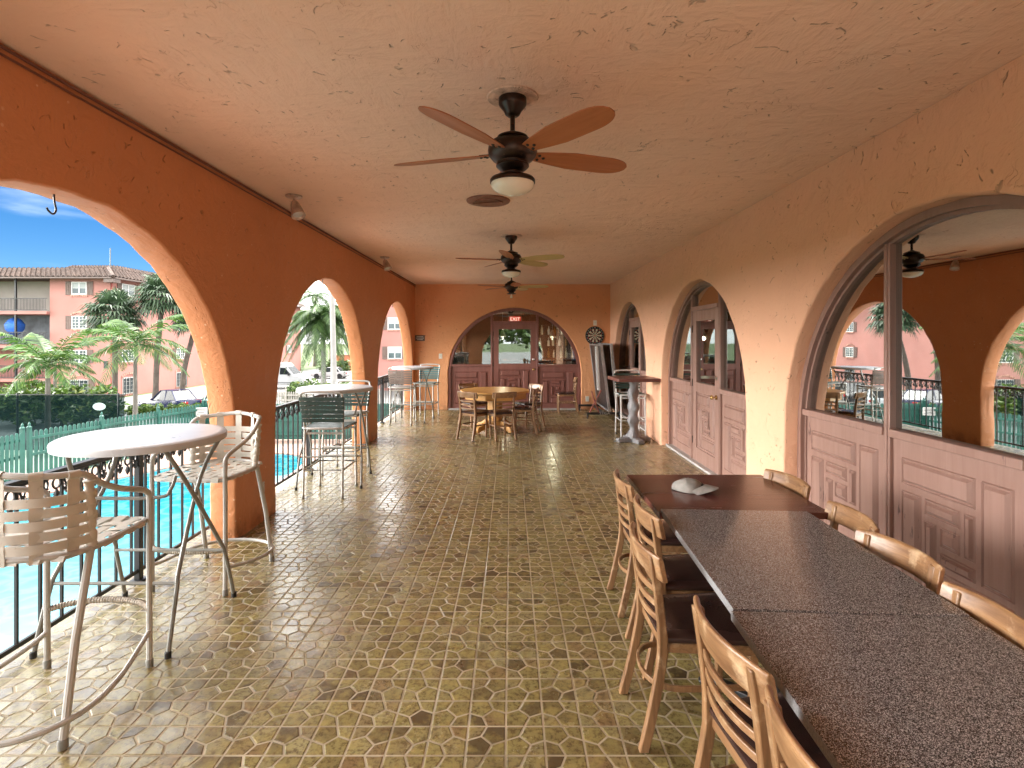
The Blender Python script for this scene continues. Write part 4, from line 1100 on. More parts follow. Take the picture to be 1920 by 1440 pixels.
def pool():
    m, nt, b = newmat('pool_water'); v = coords(nt)
    sp = nt.nodes.new('ShaderNodeSeparateXYZ'); nt.links.new(v, sp.inputs[0])
    f = math_(nt, 'ADD', math_(nt, 'DIVIDE', sp.outputs[1], 30.0), math_(nt, 'MULTIPLY', noise(nt, v, .25, 3), .06))
    c = ramp(nt, f, [(.34, (.085, .20, .24)), (.45, (.05, .17, .215)), (.54, (.010, .14, .19)), (.74, (.006, .12, .175))])
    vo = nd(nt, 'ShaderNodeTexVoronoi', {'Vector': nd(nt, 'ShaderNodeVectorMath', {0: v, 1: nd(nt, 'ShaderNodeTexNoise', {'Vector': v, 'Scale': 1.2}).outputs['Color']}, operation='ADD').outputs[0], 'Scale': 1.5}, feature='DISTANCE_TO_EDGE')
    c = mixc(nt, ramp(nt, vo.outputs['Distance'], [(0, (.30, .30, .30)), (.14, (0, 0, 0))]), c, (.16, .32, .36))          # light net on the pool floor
    nt.links.new(c, b.inputs['Base Color']); b.inputs['Roughness'].default_value = .06; b.inputs['IOR'].default_value = 1.33
    bump(nt, b, noise(nt, v, 2.2, 3, .5, .5), .12, .03)
    me = MB(); me.add([(p.x, p.y, GZ+.02) for p in POOL], [tuple(range(len(POOL)))]); o = me.build('pool_water', m, smooth=False); tag(o, kind='structure')
    if o.data.polygons[0].normal.z < 0: o.data.flip_normals()
    cp = MB(); n = len(POOL); cen = sum(POOL, Vector())/n; vs = []
    for i, p in enumerate(POOL):
        t = (POOL[(i+1) % n] - POOL[i-1]).normalized(); s = Vector((t.y, -t.x, 0))
        if s.dot(p-cen) < 0: s = -s
        for q, z in ((-.02, GZ), (-.02, GZ+.055), (0, GZ+.065), (.34, GZ+.060), (.36, GZ+.05), (.36, GZ)): vs.append(p + s*q + Vector((0, 0, z)))
    cp.add(vs, [(i*6+j, i*6+j+1, ((i+1) % n)*6+j+1, ((i+1) % n)*6+j) for i in range(n) for j in range(5)])
    o = cp.build('pool_coping', plain('brick_coping', (.42, .22, .16), .8, var=.25, scale=5, bumpk=.2)); tag(o, kind='structure')
pool()

# ================================================================= FENCES
pg = plain('green_fence_paint', (.012, .082, .064), .55, var=.18, scale=3)
def picket_fence(label, pts, h, n_board, mat, name='picket_fence', dog=True, bw=.115):
    t = thing(name, label, 'fence', (pts[0][0], pts[0][1], GZ)); o = Vector((pts[0][0], pts[0][1], 0))
    mb = MB(); rl = MB(); post = []
    for a, b in zip(pts[:-1], pts[1:]):
        a, b = Vector((a[0], a[1], 0)) - o, Vector((b[0], b[1], 0)) - o; L = (b-a).length; d = (b-a)/L; s = Vector((-d.y, d.x, 0))
        k = int(L/n_board)
        for i in range(k):
            p = a + d*(i+.5)*L/k; hh = h + rnd.uniform(-.012, .012); w = bw/2
            poly = [(-w, .04), (w, .04), (w, hh-.05), (w*.35, hh), (-w*.35, hh), (-w, hh-.05)] if dog else [(-w, .04), (w, .04), (w, hh), (-w, hh)]
            mb.prism(poly, lambda u, z, y: tuple(p + d*u + s*y + Vector((0, 0, z))), .03, .055)
        for z in (.3, h*.55, h-.25): rl.bar(tuple(a + Vector((0, 0, z))), tuple(b + Vector((0, 0, z))), .05, .09)
        q = max(1, round(L/2.4)); post += [a + d*L*i/q for i in range(q+1)]
    mb.build('boards', mat, t, smooth=False); rl.build('rails', mat, t, smooth=False)
    seen = []
    for p in post:
        if any((p-e).length < .2 for e in seen): continue
        seen.append(p)
        m = MB(); m.box(tuple(p + Vector((0, 0, (h+.12)/2))), (.10, .10, h+.12)); m.lathe([(.075, h+.12), (.075, h+.14), (.03, h+.19), (.04, h+.24), (.002, h+.32)], 8, tuple(p)); m.build('post', mat, t, smooth=False)
    return t
picket_fence('long green picket fence running along the pool deck', [(-16.15, 17.9), (-14.75, 25.6)], 1.78, .165, pg)
picket_fence('green board fence across the far end of the pool deck', [(-14.70, 25.7), (-2.9, 25.7)], 1.78, .135, pg, bw=.128)
picket_fence('green picket fence at the near side of the pool deck', [(-16.2, 17.7), (-16.4, -6)], 1.78, .165, pg)
picket_fence('weathered grey picket fence at the edge of the parking lot', [(-17.5, 36.5), (-9, 36.5)], 1.3, .16, plain('grey_wood', (.30, .28, .25), .8, var=.2, scale=4), bw=.10)
def fence_sign():
    t = thing('fence_sign', 'small white sign on the far end of the green picket fence', 'sign', (-14.62, 25.25, GZ+1.45), R(10))
    m = MB(); m.box((0, -.01, 0), (.50, .02, .38)); m.build('board', M['white'], t)
    m = MB()
    for k, w in enumerate((.36, .40, .28, .38)): m.box((0, -.022, .11-.075*k), (w, .003, .026))
    m.build('lettering', M['iron'], t, smooth=False)
fence_sign()
def windscreen():
    t = thing('tennis_windscreen', 'dark green mesh windscreen on the tennis court fence', 'fence', (-16.8, 23.2, GZ))
    m, nt, b = newmat('screen_mesh'); v = coords(nt)
    c = ramp(nt, noise(nt, v, .8, 4), [(.3, (.003, .008, .009)), (.7, (.008, .016, .018))]); nt.links.new(c, b.inputs['Base Color']); b.inputs['Roughness'].default_value = .9; b.inputs['Specular IOR Level'].default_value = 0
    tr = nd(nt, 'ShaderNodeBsdfTransparent', {'Color': (.75, .88, .88, 1)}); mx = nd(nt, 'ShaderNodeMixShader', {0: .80, 1: tr.outputs[0], 2: b.outputs[0]})
    nt.links.new(mx.outputs[0], nt.nodes['Material Output'].inputs[0])
    g = MB(); vs = []; fs = []
    for i in range(73):
        x = -36*i/72; vs += [(x, .02*math.sin(i*1.9), .06), (x, .035*math.sin(i*1.3+1), 2.42)]
    for i in range(72): fs.append((i*2, i*2+2, i*2+3, i*2+1))
    g.add(vs, fs); g.build('mesh', m, t)
    for i in range(9):
        p = MB(); p.tube([(-4.4*i-.3, .06, 0), (-4.4*i-.3, .06, 2.52)], .045, 8); p.build('post', M['iron'], t)
    p = MB(); p.tube([(0, .06, 2.45), (-36, .06, 2.45)], .03, 6); p.build('rail', M['iron'], t)
    p = MB(); p.lathe([(.001, -.045), (.30, -.045), (.30, -.05), (.001, -.051)], 24, (0, 0, 0), axis='y'); p.v = [(x*.95 - 1.05 + .0, y, z*.55 + 1.95) for x, y, z in p.v]; p.build('badge', plain('badge', (.30, .38, .38), .6), t)
windscreen()
def hoop_fence():
    t = thing('hoop_fence', 'low black iron hoop fence on the pale green apron by the pool', 'fence', (-22, 16.0, GZ))
    I = M['iron']; m = MB(); m.tube([(0, 0, .95), (5.7, 0, .95)], .02, 6); m.tube([(0, 0, .15), (5.7, 0, .15)], .02, 6); m.build('rails', I, t)
    m = MB()
    for i in range(14): m.tube([(.2+.4*i + .19*math.cos(a), 0, .76 + .19*math.sin(a)) for a in [math.pi*k/8 for k in range(9)]], .014, 5)
    m.build('hoops', I, t)
    m = MB()
    for i in range(29): m.lathe([(.002, 1.06), (.03, 1.0), (.012, .96), (.012, .15)], 6, (.2*i, 0, 0))
    m.build('pickets', I, t)
hoop_fence()

# ================================================================= APARTMENT BUILDINGS
pink = plain('pink_render', (.36, .165, .14), .85, var=.07, scale=.35, bumpk=.12)
pinkd = plain('red_render', (.34, .085, .075), .85, var=.07, scale=.35)
trimm = plain('brick_trim', (.42, .22, .17), .85, var=.35, scale=6)
shut = plain('brown_shutter', (.13, .085, .07), .6, var=.12, scale=4)
grille = M['iron']
def winglass():
    m, nt, b = newmat('window_glass'); v = coords(nt)
    c = ramp(nt, noise(nt, v, .7, 3), [(.35, (.02, .035, .04)), (.65, (.09, .12, .13))]); nt.links.new(c, b.inputs['Base Color']); b.inputs['Roughness'].default_value = .08
    return m
wg = winglass(); blind = plain('pale_blind', (.34, .37, .37), .6, var=.05, scale=3)
def tiles():
    m, nt, b = newmat('barrel_tile'); v = coords(nt)
    g = nt.nodes.new('ShaderNodeNewGeometry')
    c = ramp(nt, math_(nt, 'ADD', math_(nt, 'MULTIPLY', noise(nt, v, 5, 4), .7), math_(nt, 'MULTIPLY', noise(nt, v, .6, 3), .4)), [(.35, (.022, .015, .013)), (.55, (.075, .048, .038)), (.75, (.15, .10, .08))])
    nt.links.new(c, b.inputs['Base Color']); b.inputs['Roughness'].default_value = .8
    return m
rt = tiles()
def window(parent, P, u, z, w=1.25, h=1.05, shutters=True, arch=True, bars=False, blinds=False, ac=False):
    """P(u, z, out) -> local xyz on the facade"""
    m = MB()
    def bx(a0, a1, z0, z1, o0, o1, mb=m):
        vs = [P(a, c, o) for o in (o0, o1) for c in (z0, z1) for a in (a0, a1)]
        mb.add(vs, [(0,1,3,2),(4,6,7,5),(0,4,5,1),(2,3,7,6),(0,2,6,4),(1,5,7,3)])
    hw, hh = w/2, h/2
    for a in (-hw, hw-.07): bx(u+a, u+a+.07, z-hh, z+hh, .0, .06)
    bx(u-hw+.07, u+hw-.07, z-hh, z-hh+.07, 0, .06); bx(u-hw+.07, u+hw-.07, z+hh-.07, z+hh, 0, .06)
    bx(u-.04, u+.04, z-hh+.07, z+hh-.07, 0, .055)
    if not blinds:
        for k in (-1, 1): bx(u+k*hw/2-.012, u+k*hw/2+.012, z-hh+.07, z+hh-.07, .01, .045)
        for k in (-.25, 0, .25): bx(u-hw+.07, u+hw-.07, z+k*h-.012, z+k*h+.012, .012, .047)
    f = m.build('window', M['white'], parent, smooth=False)
    p = MB(); bx(u-hw+.05, u+hw-.05, z-hh+.05, z+hh-.05, -.02, .02, p); p.build('pane', wg, f, smooth=False)
    if blinds:
        p = MB(); bx(u-hw+.08, u+hw-.08, z-.02*h, z+hh-.08, .021, .03, p); p.build('blind', blind, f, smooth=False)
    if bars:
        p = MB()
        for k in range(9): bx(u-hw+.05+(w-.1)*k/8-.014, u-hw+.05+(w-.1)*k/8+.014, z-hh, z+hh, .07, .10, p)
        p.build('grille', grille, f, smooth=False)
    if shutters:
        for s in (-1, 1):
            p = MB(); c = u + s*(hw+.27); bx(c-.24, c+.24, z-hh-.03, z+hh+.03, 0, .05, p)
            for k in (-1, 0, 1): bx(c+k*.15-.012, c+k*.15+.012, z-hh-.02, z+hh+.02, .05, .062, p)
            p.build('shutter', shut, parent, smooth=False)
    p = MB(); q = random.Random(int(u*7+z*3))
    for k in range(9):
        a = u - hw*1.0 + w*1.0*k/8; bx(a-.07, a+.07, z-hh-.14-q.uniform(0, .05), z-hh-.01, 0, .05+q.uniform(0, .03), p)
        if arch: zz = z+hh+.05+.22*math.sin(math.pi*k/8); bx(a-.08, a+.08, zz, zz+.14+q.uniform(0, .04), 0, .05+q.uniform(0, .03), p)
    p.build('brick_trim', trimm, f, smooth=False)
def roof_slope(mb, e0, e1, r0, r1, pitch=.42):
    """corrugated barrel-tile slope between an eave line and a ridge line"""
    e0, e1, r0, r1 = map(Vector, (e0, e1, r0, r1)); L = (e1-e0).length; n = max(2, int(L/pitch)); K = 6
    up = (e1-e0).cross(r0-e0).normalized()
    if up.z < 0: up = -up
    rows = 8; vs = []; fs = []; cols = n*K
    for j in range(rows+1):
        for half in (0, 1):
            g = j/rows
            for i in range(cols+1):
                f = i/cols; p = e0.lerp(e1, f).lerp(r0.lerp(r1, f), g); ph = (i % K)/K
                vs.append(p + up*(.10*abs(math.sin(math.pi*(i/K))) + (.05 if half else 0)))
    st = cols+1
    for j in range(rows*2+1):
        for i in range(cols): fs.append((j*st+i, j*st+i+1, (j+1)*st+i+1, (j+1)*st+i))
    mb.add(vs, fs)
EAVE, RIDGE = 6.78, 7.65
def main_building():
    t = thing('apartment_building', 'long three storey pink apartment building beyond the tennis court', 'building', (-33, 44, 0))
    # local: x to the left is negative, y away
    w = MB()
    w.box((-2.5, 8, (GZ+EAVE)/2), (5.0, 16, EAVE-GZ))                      # corner block
    w.box((-2.5, 28, (GZ+EAVE)/2), (5.0, 24, EAVE-GZ)); w.box((-20.5, 10.2, (GZ+EAVE)/2), (31, 16, EAVE-GZ))
    w.build('wall', pink, t, smooth=False)
    PF = lambda u, z, o: (u, -o, z)                                         # facade towards the camera
    PS = lambda u, z, o: (o, u, z)                                          # long facade towards the pool
    for k, z in enumerate((5.95, 3.13, .32)):
        window(t, PF, -2.55, z, arch=k > 0, blinds=(k == 0))
        for q, y in enumerate((2.0, 9.3, 16, 22.5, 29, 35.5)): window(t, PS, y, z, 1.5 if q == 0 else 1.3, arch=k > 0, blinds=(k == 0 and q < 2))
    window(t, PF, -2.55, -2.25, 1.5, 1.3, True, True, True)
    for y in (2.2, 9.5, 16, 22.5, 29): window(t, PS, y, -2.25, 1.7, 1.4, False, True, True)
    # balconies left of the block
    for z in (4.05, 1.27, -1.5):
        b = MB(); b.box((-20.5, .95, z-.13), (30.98, 2.5, .24)); b.build('balcony_slab', pink, t, smooth=False)
        r = MB()
        r.box((-20.5, -.20, z+1.05), (30.9, .06, .06)); r.box((-20.5, -.20, z+.10), (30.9, .05, .05))
        for i in range(150): r.box((-5.2-.12*i, -.20, z+.57), (.025, .025, .9))
        r.build('balcony_railing', M['iron'], t, smooth=False)
    bw = MB(); bw.box((-20.5, 2.16, 4.05+1.35), (30.9, .03, 2.68)); bw.build('balcony_back', plain('balcony_grey', (.36, .33, .30), .8, var=.1, scale=.6), t, smooth=False)
    bw = MB(); bw.box((-20.5, 2.16, 1.27+1.32), (30.9, .03, 2.5)); bw.build('balcony_back', plain('balcony_teal', (.17, .20, .22), .7, var=.3, scale=1.2), t, smooth=False)
    for x in (-7.7, -11.5, -15.3, -19):
        c = MB(); c.box((x, -.12, (GZ+EAVE)/2), (.13, .13, EAVE-GZ)); c.build('balcony_post', M['iron'], t, smooth=False)
    for z in (4.05, 1.27, -1.5):
        for x in (-5.85, -13):
            d = MB(); d.box((x, 2.12, z+1.05), (1.3, .06, 2.1)); f = d.build('door', M['white'], t, smooth=False)
            d = MB(); d.box((x, 2.07, z+1.1), (1.0, .05, 1.85)); d.build('pane', wg, f, smooth=False)
    r = MB()
    A = (.9, -.9, EAVE); Bk = (.9, 40.9, EAVE); L_ = (-36.5, -.9, EAVE)
    roof_slope(r, L_, A, (-36.5, .7, RIDGE), (-.7, .7, RIDGE)); roof_slope(r, A, Bk, (-.7, .7, RIDGE), (-.7, 39.3, RIDGE))
    r.add([(-36.5, .7, RIDGE), (-.7, .7, RIDGE), (-.7, 39.3, RIDGE), (-36.5, 39.3, RIDGE)], [(0, 1, 2, 3)])
    r.add([(-36.5, -.9, EAVE), (.9, -.9, EAVE), (.9, 40.9, EAVE), (-36.5, 40.9, EAVE)], [(0, 1, 2, 3)])
    # hip
    r.tube([(.9, -.9, EAVE+.06), (.1, -.1, (EAVE+RIDGE)/2+.07), (-.7, .7, RIDGE+.08)], .13, 8)
    # higher roof set back behind
    roof_slope(r, (-10, 5, RIDGE), (-3.0, 5, RIDGE), (-8.5, 6.5, RIDGE+1.0), (-4.4, 6.5, RIDGE+1.0)); roof_slope(r, (-3.0, 5, RIDGE), (-3.0, 36, RIDGE), (-4.4, 6.5, RIDGE+1.0), (-4.4, 34, RIDGE+1.0))
    r.add([(-8.5, 6.5, RIDGE+1), (-4.4, 6.5, RIDGE+1), (-4.4, 34, RIDGE+1), (-8.5, 34, RIDGE+1)], [(0, 1, 2, 3)])
    r.build('roof', rt, t)
    g = MB(); g.box((-17.7, -.98, EAVE-.06), (37, .12, .12)); g.box((.98, 20, EAVE-.06), (.12, 41.6, .12)); g.box((.55, -.55, EAVE-.28), (.8, .8, .3)); g.build('gutter', plain('gutter', (.09, .06, .05), .5), t, smooth=False)
    g = MB(); g.tube([(.07, .06, EAVE-.3), (.07, .06, GZ)], .05, 8); g.build('downpipe', pinkd, t)
    g = MB(); g.tube([(-3.0, 4, RIDGE), (-3.0, 4, RIDGE+2.3)], .035, 6); g.build('aerial', M['iron'], t)
    g = MB(); g.box((-.35, -.05, -.35), (.28, .10, .6)); g.build('meter_box', M['iron'], t, smooth=False)
main_building()
def second_building():
    t = thing('apartment_building', 'pink building with shuttered windows seen through the farthest open arch', 'building', (-13.2, 51, 0))
    w = MB(); w.box((14, 6, (GZ+EAVE)/2), (28, 12, EAVE-GZ)); w.build('wall', pink, t, smooth=False)
    P = lambda u, z, o: (u, -o, z)
    for u in (2.15, 8, 14, 20):
        for z in (6.0 if False else 3.25, .45, -2.3): window(t, P, u, z, 1.35, 1.15, arch=False, blinds=True)
    r = MB(); roof_slope(r, (-.9, -.9, EAVE), (28.9, -.9, EAVE), (.7, .7, RIDGE), (27.3, .7, RIDGE)); roof_slope(r, (-.9, 12.9, EAVE), (-.9, -.9, EAVE), (.7, 11.3, RIDGE), (.7, .7, RIDGE))
    r.add([(-.9, -.9, EAVE), (28.9, -.9, EAVE), (28.9, 12.9, EAVE), (-.9, 12.9, EAVE)], [(0, 1, 2, 3)]); r.add([(.7, .7, RIDGE), (27.3, .7, RIDGE), (27.3, 11.3, RIDGE), (.7, 11.3, RIDGE)], [(0, 1, 2, 3)])
    r.build('roof', rt, t)
second_building()
def garden_wall():
    t = thing('garden_wall', 'low orange wall behind the queen palm and parked white car', 'wall', (-26, 84, GZ))
    m = MB(); m.box((6, 0, 1.2), (16, .3, 2.4)); m.build('wall', plain('orange_wall', (.45, .17, .09), .85, var=.1, scale=.5), t, smooth=False)
    m = MB(); m.box((6, 0, 2.44), (16.2, .42, .1)); m.build('coping', trimm, t, smooth=False)
garden_wall()
def patio_umbrella():
    t = thing('balcony_umbrella', 'blue folded fabric umbrella on the middle balcony of the pink building', 'umbrella', (-41.7, 44.9, 1.28))
    bl = plain('blue_canvas', (.02, .13, .55), .7, var=.2, scale=3)
    m = MB(); m.lathe([(.02, .7), (.32, .9), (.58, 1.3), (.62, 1.7), (.40, 2.1), (.05, 2.35)], 14); m.v = [(x*(1+.10*math.sin(5*math.atan2(y, x))), y*(1+.10*math.sin(5*math.atan2(y, x))), z) for x, y, z in m.v]; m.build('canopy', bl, t)
    m = MB(); m.tube([(0, 0, .05), (0, 0, .9)], .03, 8); m.build('pole', M['white'], t)
    m = MB(); m.lathe([(.25, 0), (.25, .05), (.05, .08), (.04, .2)], 16); m.build('base', M['iron'], t)
patio_umbrella()

# ================================================================= PLANTS
LF_SUN = leafmat('sunny_leaf', (.03, .07, .012), (.09, .17, .025), (.16, .22, .05))
lf_bright = leafmat('bright_palm_leaf', (.022, .062, .010), (.07, .15, .022), (.24, .23, .04), trans=.25)
lf_queen = leafmat('queen_palm_leaf', (.022, .055, .014), (.07, .13, .035), (.12, .18, .045), trans=.3)
lf_fan = leafmat('fan_palm_leaf', (.022, .045, .022), (.06, .105, .05), (.15, .19, .10), trans=.2)
lf_bush = leafmat('bush_leaf', (.022, .055, .01), (.08, .14, .02), (.24, .22, .03), trans=.25)
lf_tree = leafmat('tree_leaf', (.022, .05, .012), (.06, .11, .025), (.12, .17, .04), trans=.25)
bark = plain('palm_bark', (.17, .15, .13), .85, var=.2, scale=3, bumpk=.4)
barkd = plain('dark_bark', (.09, .07, .055), .9, var=.25, scale=3, bumpk=.4)
bones = plain('smooth_royal_bark', (.24, .23, .22), .75, var=.12, scale=2)
def frond(mb, o, az, L, rise, droop, lw, ll, n, q, vee=.5):
    """feather frond: arching rachis with narrow leaflets hanging either side"""
    d = Vector((math.cos(az), math.sin(az), 0)); s = Vector((-d.y, d.x, 0)); pts = []
    for i in range(n+1):
        f = i/n; pts.append(o + d*(L*f*(1-.12*f)) + Vector((0, 0, rise*L*f - droop*L*f*f)))
    mb.tube([tuple(p) for p in pts[::3]], [.028*(1-.8*i/len(pts[::3])) for i in range(len(pts[::3]))], 4)
    for i in range(2, n+1):
        f = i/n; t = (pts[i]-pts[i-1]).normalized(); l = ll*math.sin(math.pi*min(1, .16+f*.84))**.6*(1-.25*f)
        for e in (-1, 1):
            if q.random() < .04: continue
            dirn = (s*e*(1-.3*f) + t*(.55+.4*f) + Vector((0, 0, vee*(.5-f) - q.uniform(.05, .4)))).normalized()
            a = pts[i]; b = a + dirn*l*.55 + Vector((0, 0, -.03*l)); c = a + dirn*l*q.uniform(.85, 1.05) + Vector((0, 0, -l*q.uniform(.12, .36)))
            wv = t*lw/2
            mb.add([a - wv*.5, a + wv*.5, b + wv, c, b - wv], [(0, 1, 2, 4), (4, 2, 3)])
def trunk(parent, path, r0, r1, mat, ring=.0, n=10):
    P = smoothpath(path, 6); m = MB(); k = len(P)
    m.tube([tuple(p) for p in P], [r0 + (r1-r0)*i/(k-1) + (ring*(i % 2)) + (r0*.45*max(0, 1-i/3)) for i in range(k)], n); m.build('trunk', mat, parent)
def feather_palm(label, x, y, top, nf, L, leaf, seed, lean=(0, 0), r=.13, rise=(.25, .95), droop=(.45, .8), lw=.05, ll=.55, bk=None, n=26, name='palm_tree', group=None):
    q = random.Random(seed); t = thing(name, label, 'palm tree', (x, y, GZ), 0, group); h = top-GZ
    trunk(t, [(0, 0, 0), (lean[0]*.3, lean[1]*.3, h*.5), (lean[0], lean[1], h)], r, r*.62, bk or bark)
    m = MB(); o = Vector((lean[0], lean[1], h))
    for k in range(nf):
        f = k/(nf-1); frond(m, o + Vector((0, 0, .15*(1-f))), 2.4*k + q.uniform(-.3, .3), L*q.uniform(.85, 1.1), rise[1] + (rise[0]-rise[1])*f + q.uniform(-.08, .08), droop[0] + (droop[1]-droop[0])*f, lw, ll*q.uniform(.9, 1.1), n, q)
    m.build('crown', leaf, t, smooth=False, recalc=False)
    m = MB(); m.tube([tuple(o + Vector((0, 0, -.75))), tuple(o + Vector((0, 0, -.2))), tuple(o + Vector((0, 0, .15)))], [r*.66, r*.75, r*.4], 10); m.build('crownshaft', plain('crownshaft', (.30, .36, .18), .5, var=.15, scale=3), t)
    return t
def fan_palm(label, x, y, top, R_, nl, seed, lean=(0, 0)):
    q = random.Random(seed); t = thing('fan_palm', label, 'palm tree', (x, y, GZ), 0, 'fan palms before the pink building'); h = top-GZ
    trunk(t, [(0, 0, 0), (lean[0]*.2, lean[1]*.2, h*.4), (lean[0]*.7, lean[1]*.7, h*.75), (lean[0], lean[1], h)], .20, .15, barkd)
    m = MB(); o = Vector((lean[0], lean[1], h))
    for k in range(nl):
        az = 2.39996*k; el = math.asin(1 - 1.65*(k+.5)/nl) + q.uniform(-.12, .12)
        d = Vector((math.cos(az)*math.cos(el), math.sin(az)*math.cos(el), math.sin(el))); pl = R_*q.uniform(.42, .58)
        c = o + d*pl + Vector((0, 0, -.12*R_*math.cos(el))); s = d.cross(Vector((0, 0, 1)))
        s = s.normalized() if s.length > .05 else Vector((1, 0, 0)); u = s.cross(d).normalized()
        m.tube([tuple(o), tuple(c)], .018, 4)
        for i in range(16):
            a = R(-105 + 210*i/15); seg = R_*.62*q.uniform(.8, 1.05)*(1-.18*abs(a)/1.83)
            dd = (d*math.cos(a) + s*math.sin(a)).normalized(); w = (s*math.cos(a) - d*math.sin(a))*.032*R_
            mid = c + dd*seg*.6 + u*.03; tip = c + dd*seg + Vector((0, 0, -seg*q.uniform(.2, .55)))
            m.add([c, mid - w, tip, mid + w], [(0, 1, 3), (1, 2, 3)])
    m.build('crown', lf_fan, t, smooth=False, recalc=False)
def leafy(mb, q, c, rad, n, size, sq=1.0):
    for _ in range(n):
        v = Vector((q.gauss(0, 1), q.gauss(0, 1), q.gauss(0, 1))).normalized()*rad*q.uniform(.55, 1.05); v.z *= sq
        p = Vector(c) + v; a = Vector((q.gauss(0, 1), q.gauss(0, 1), q.gauss(0, .6))).normalized(); b = a.cross(Vector((q.gauss(0, 1), q.gauss(0, 1), q.gauss(0, 1)))).normalized()
        s = size*q.uniform(.6, 1.3); mb.add([p - a*s, p + b*s*.4, p + a*s, p - b*s*.4], [(0, 1, 2, 3)])
def tree(label, x, y, h, rad, seed, leaf=None, n=70, per=60, size=.28, group='trees behind the parking lot', name='leafy_tree'):
    q = random.Random(seed); t = thing(name, label, 'tree', (x, y, GZ), 0, group)
    m = MB(); m.tube([(0, 0, 0), (q.uniform(-.2, .2), 0, h*.3), (0, 0, h*.6)], [.28, .2, .1], 8)
    for k in range(6): a = 2*math.pi*k/6+q.random(); m.tube([(0, 0, h*.35+.1*k), (math.cos(a)*rad*.4, math.sin(a)*rad*.4, h*.6), (math.cos(a)*rad*.7, math.sin(a)*rad*.7, h*.78)], [.11, .07, .03], 6)
    m.build('trunk', barkd, t)
    m = MB()
    for k in range(n):
        a = q.uniform(0, 2*math.pi); e = math.asin(q.uniform(-.5, 1)); rr = rad*q.uniform(.35, 1)
        c = (math.cos(a)*math.cos(e)*rr, math.sin(a)*math.cos(e)*rr, h*.68 + math.sin(e)*rr*.75)
        leafy(m, q, c, rad*.24, per, size, .7)
    m.build('crown', leaf or lf_tree, t, smooth=False, recalc=False)
    return t
def shrub(label, x, y, w, d, h, seed, leaf, n=40, per=50, size=.16, name='shrub', base=GZ):
    q = random.Random(seed); t = thing(name, label, 'shrub', (x, y, base), 0, None); m = MB()
    for k in range(n): leafy(m, q, (q.uniform(-w, w)/2, q.uniform(-d, d)/2, q.uniform(.15, .85)*h), h*.25, per, size, .8)
    m.build('foliage', leaf, t, smooth=False, recalc=False)
    m = MB()
    for k in range(5): a = q.uniform(-w, w)*.4; m.tube([(a*.6, 0, 0), (a, q.uniform(-d, d)*.3, h*.6)], [.04, .015], 5)
    m.build('stems', barkd, t)
feather_palm('young bright green palm at the left behind the tennis screen', -20.6, 23.75, .55, 18, 2.45, lf_bright, 3, r=.13, rise=(-.1, 1.15), droop=(.5, .55), lw=.075, ll=.78, n=30)
feather_palm('slender green palm with arching fronds in the middle of the nearest arch', -19.2, 27.3, 1.45, 17, 2.9, lf_bright, 12, r=.13, rise=(-.05, 1.0), droop=(.55, .65), lw=.085, ll=.95, n=30)
feather_palm('queen palm with a drooping feathery crown beside the white van', -17.7, 50.5, 3.6, 46, 3.9, lf_queen, 21, r=.26, rise=(-.5, 1.0), droop=(.9, .95), lw=.15, ll=1.25, n=36, bk=bones)
feather_palm('tall dark palm rising behind the roof at the far end', -35.5, 97, 9.4, 20, 4.2, lf_queen, 33, r=.3, rise=(-.1, .9), droop=(.7, .75), lw=.16, ll=1.3, bk=barkd)
feather_palm('tall royal palm with a smooth pale trunk crossing the second arch', -11.55, 35, 13.0, 16, 3.6, lf_queen, 41, lean=(-.55, 0), r=.20, lw=.09, ll=.9, bk=bones)
fan_palm('shaggy fan palm on the left of the three before the pink building', -27.8, 37.5, 3.55, 2.1, 60, 5)
fan_palm('tallest shaggy fan palm between the other two', -25.3, 38, 4.9, 2.0, 60, 6, lean=(.5, 0))
fan_palm('shaggy fan palm on the right with a strongly curved trunk', -24.2, 39.2, 3.5, 1.9, 55, 8, lean=(1.1, .1))
q_ = random.Random(2)
shrub('dark leafy bushes under the left palm', -26.0, 30, 6.6, 2.4, 2.35, 3, lf_bush, 70, 60, .20)
shrub('yellow green croton bush beside the bars of the ground floor window', -30.2, 33, 2.4, 1.2, 2.3, 4, lf_bush, 30, 60, .18)
feather_palm('low dark palm behind the left bright palm', -28.6, 33.5, .6, 14, 2.6, lf_queen, 77, r=.12, rise=(-.1, 1.0), droop=(.5, .6), lw=.07, ll=.6)
shrub('low clipped green hedge in front of the parked cars', -21.4, 33.8, 5.5, 1.0, .85, 5, lf_bush, 60, 60, .12, name='hedge')
shrub('bright green bush behind the grey picket fence', -13.4, 37.6, 4.6, 1.4, 2.0, 6, lf_bush, 60, 60, .16)
shrub('round green bush beside the queen palm trunk', -23.2, 71, 3.4, 1.6, 2.2, 7, lf_bush, 40, 60, .2)
for i, (x, y, h, r_, l) in enumerate([(-31, 92, 12.5, 5.6, 'pale green leafy tree left of the royal palm trunk'), (-24.5, 95, 12.0, 5.8, 'leafy tree right of the royal palm trunk in the far background'), (-18.5, 92, 13, 6.0, 'leafy tree behind the second pillar at the far end of the parking lot')]):
    tree(l, x, y, h, r_, 50+i)
for i, (x, y, h, r_, l) in enumerate([(-3.6, -15, 8.5, 4.0, 'leafy tree mirrored on the left in the end door'), (2.8, -17, 9, 4.2, 'leafy tree mirrored in the middle of the end door'), (8.5, -15, 8, 4.0, 'leafy tree mirrored on the right in the end door')]):
    tree(l, x, y, h, r_, 60+i, LF_SUN, 95, 60, .30, group='trees behind the camera, mirrored in glass')

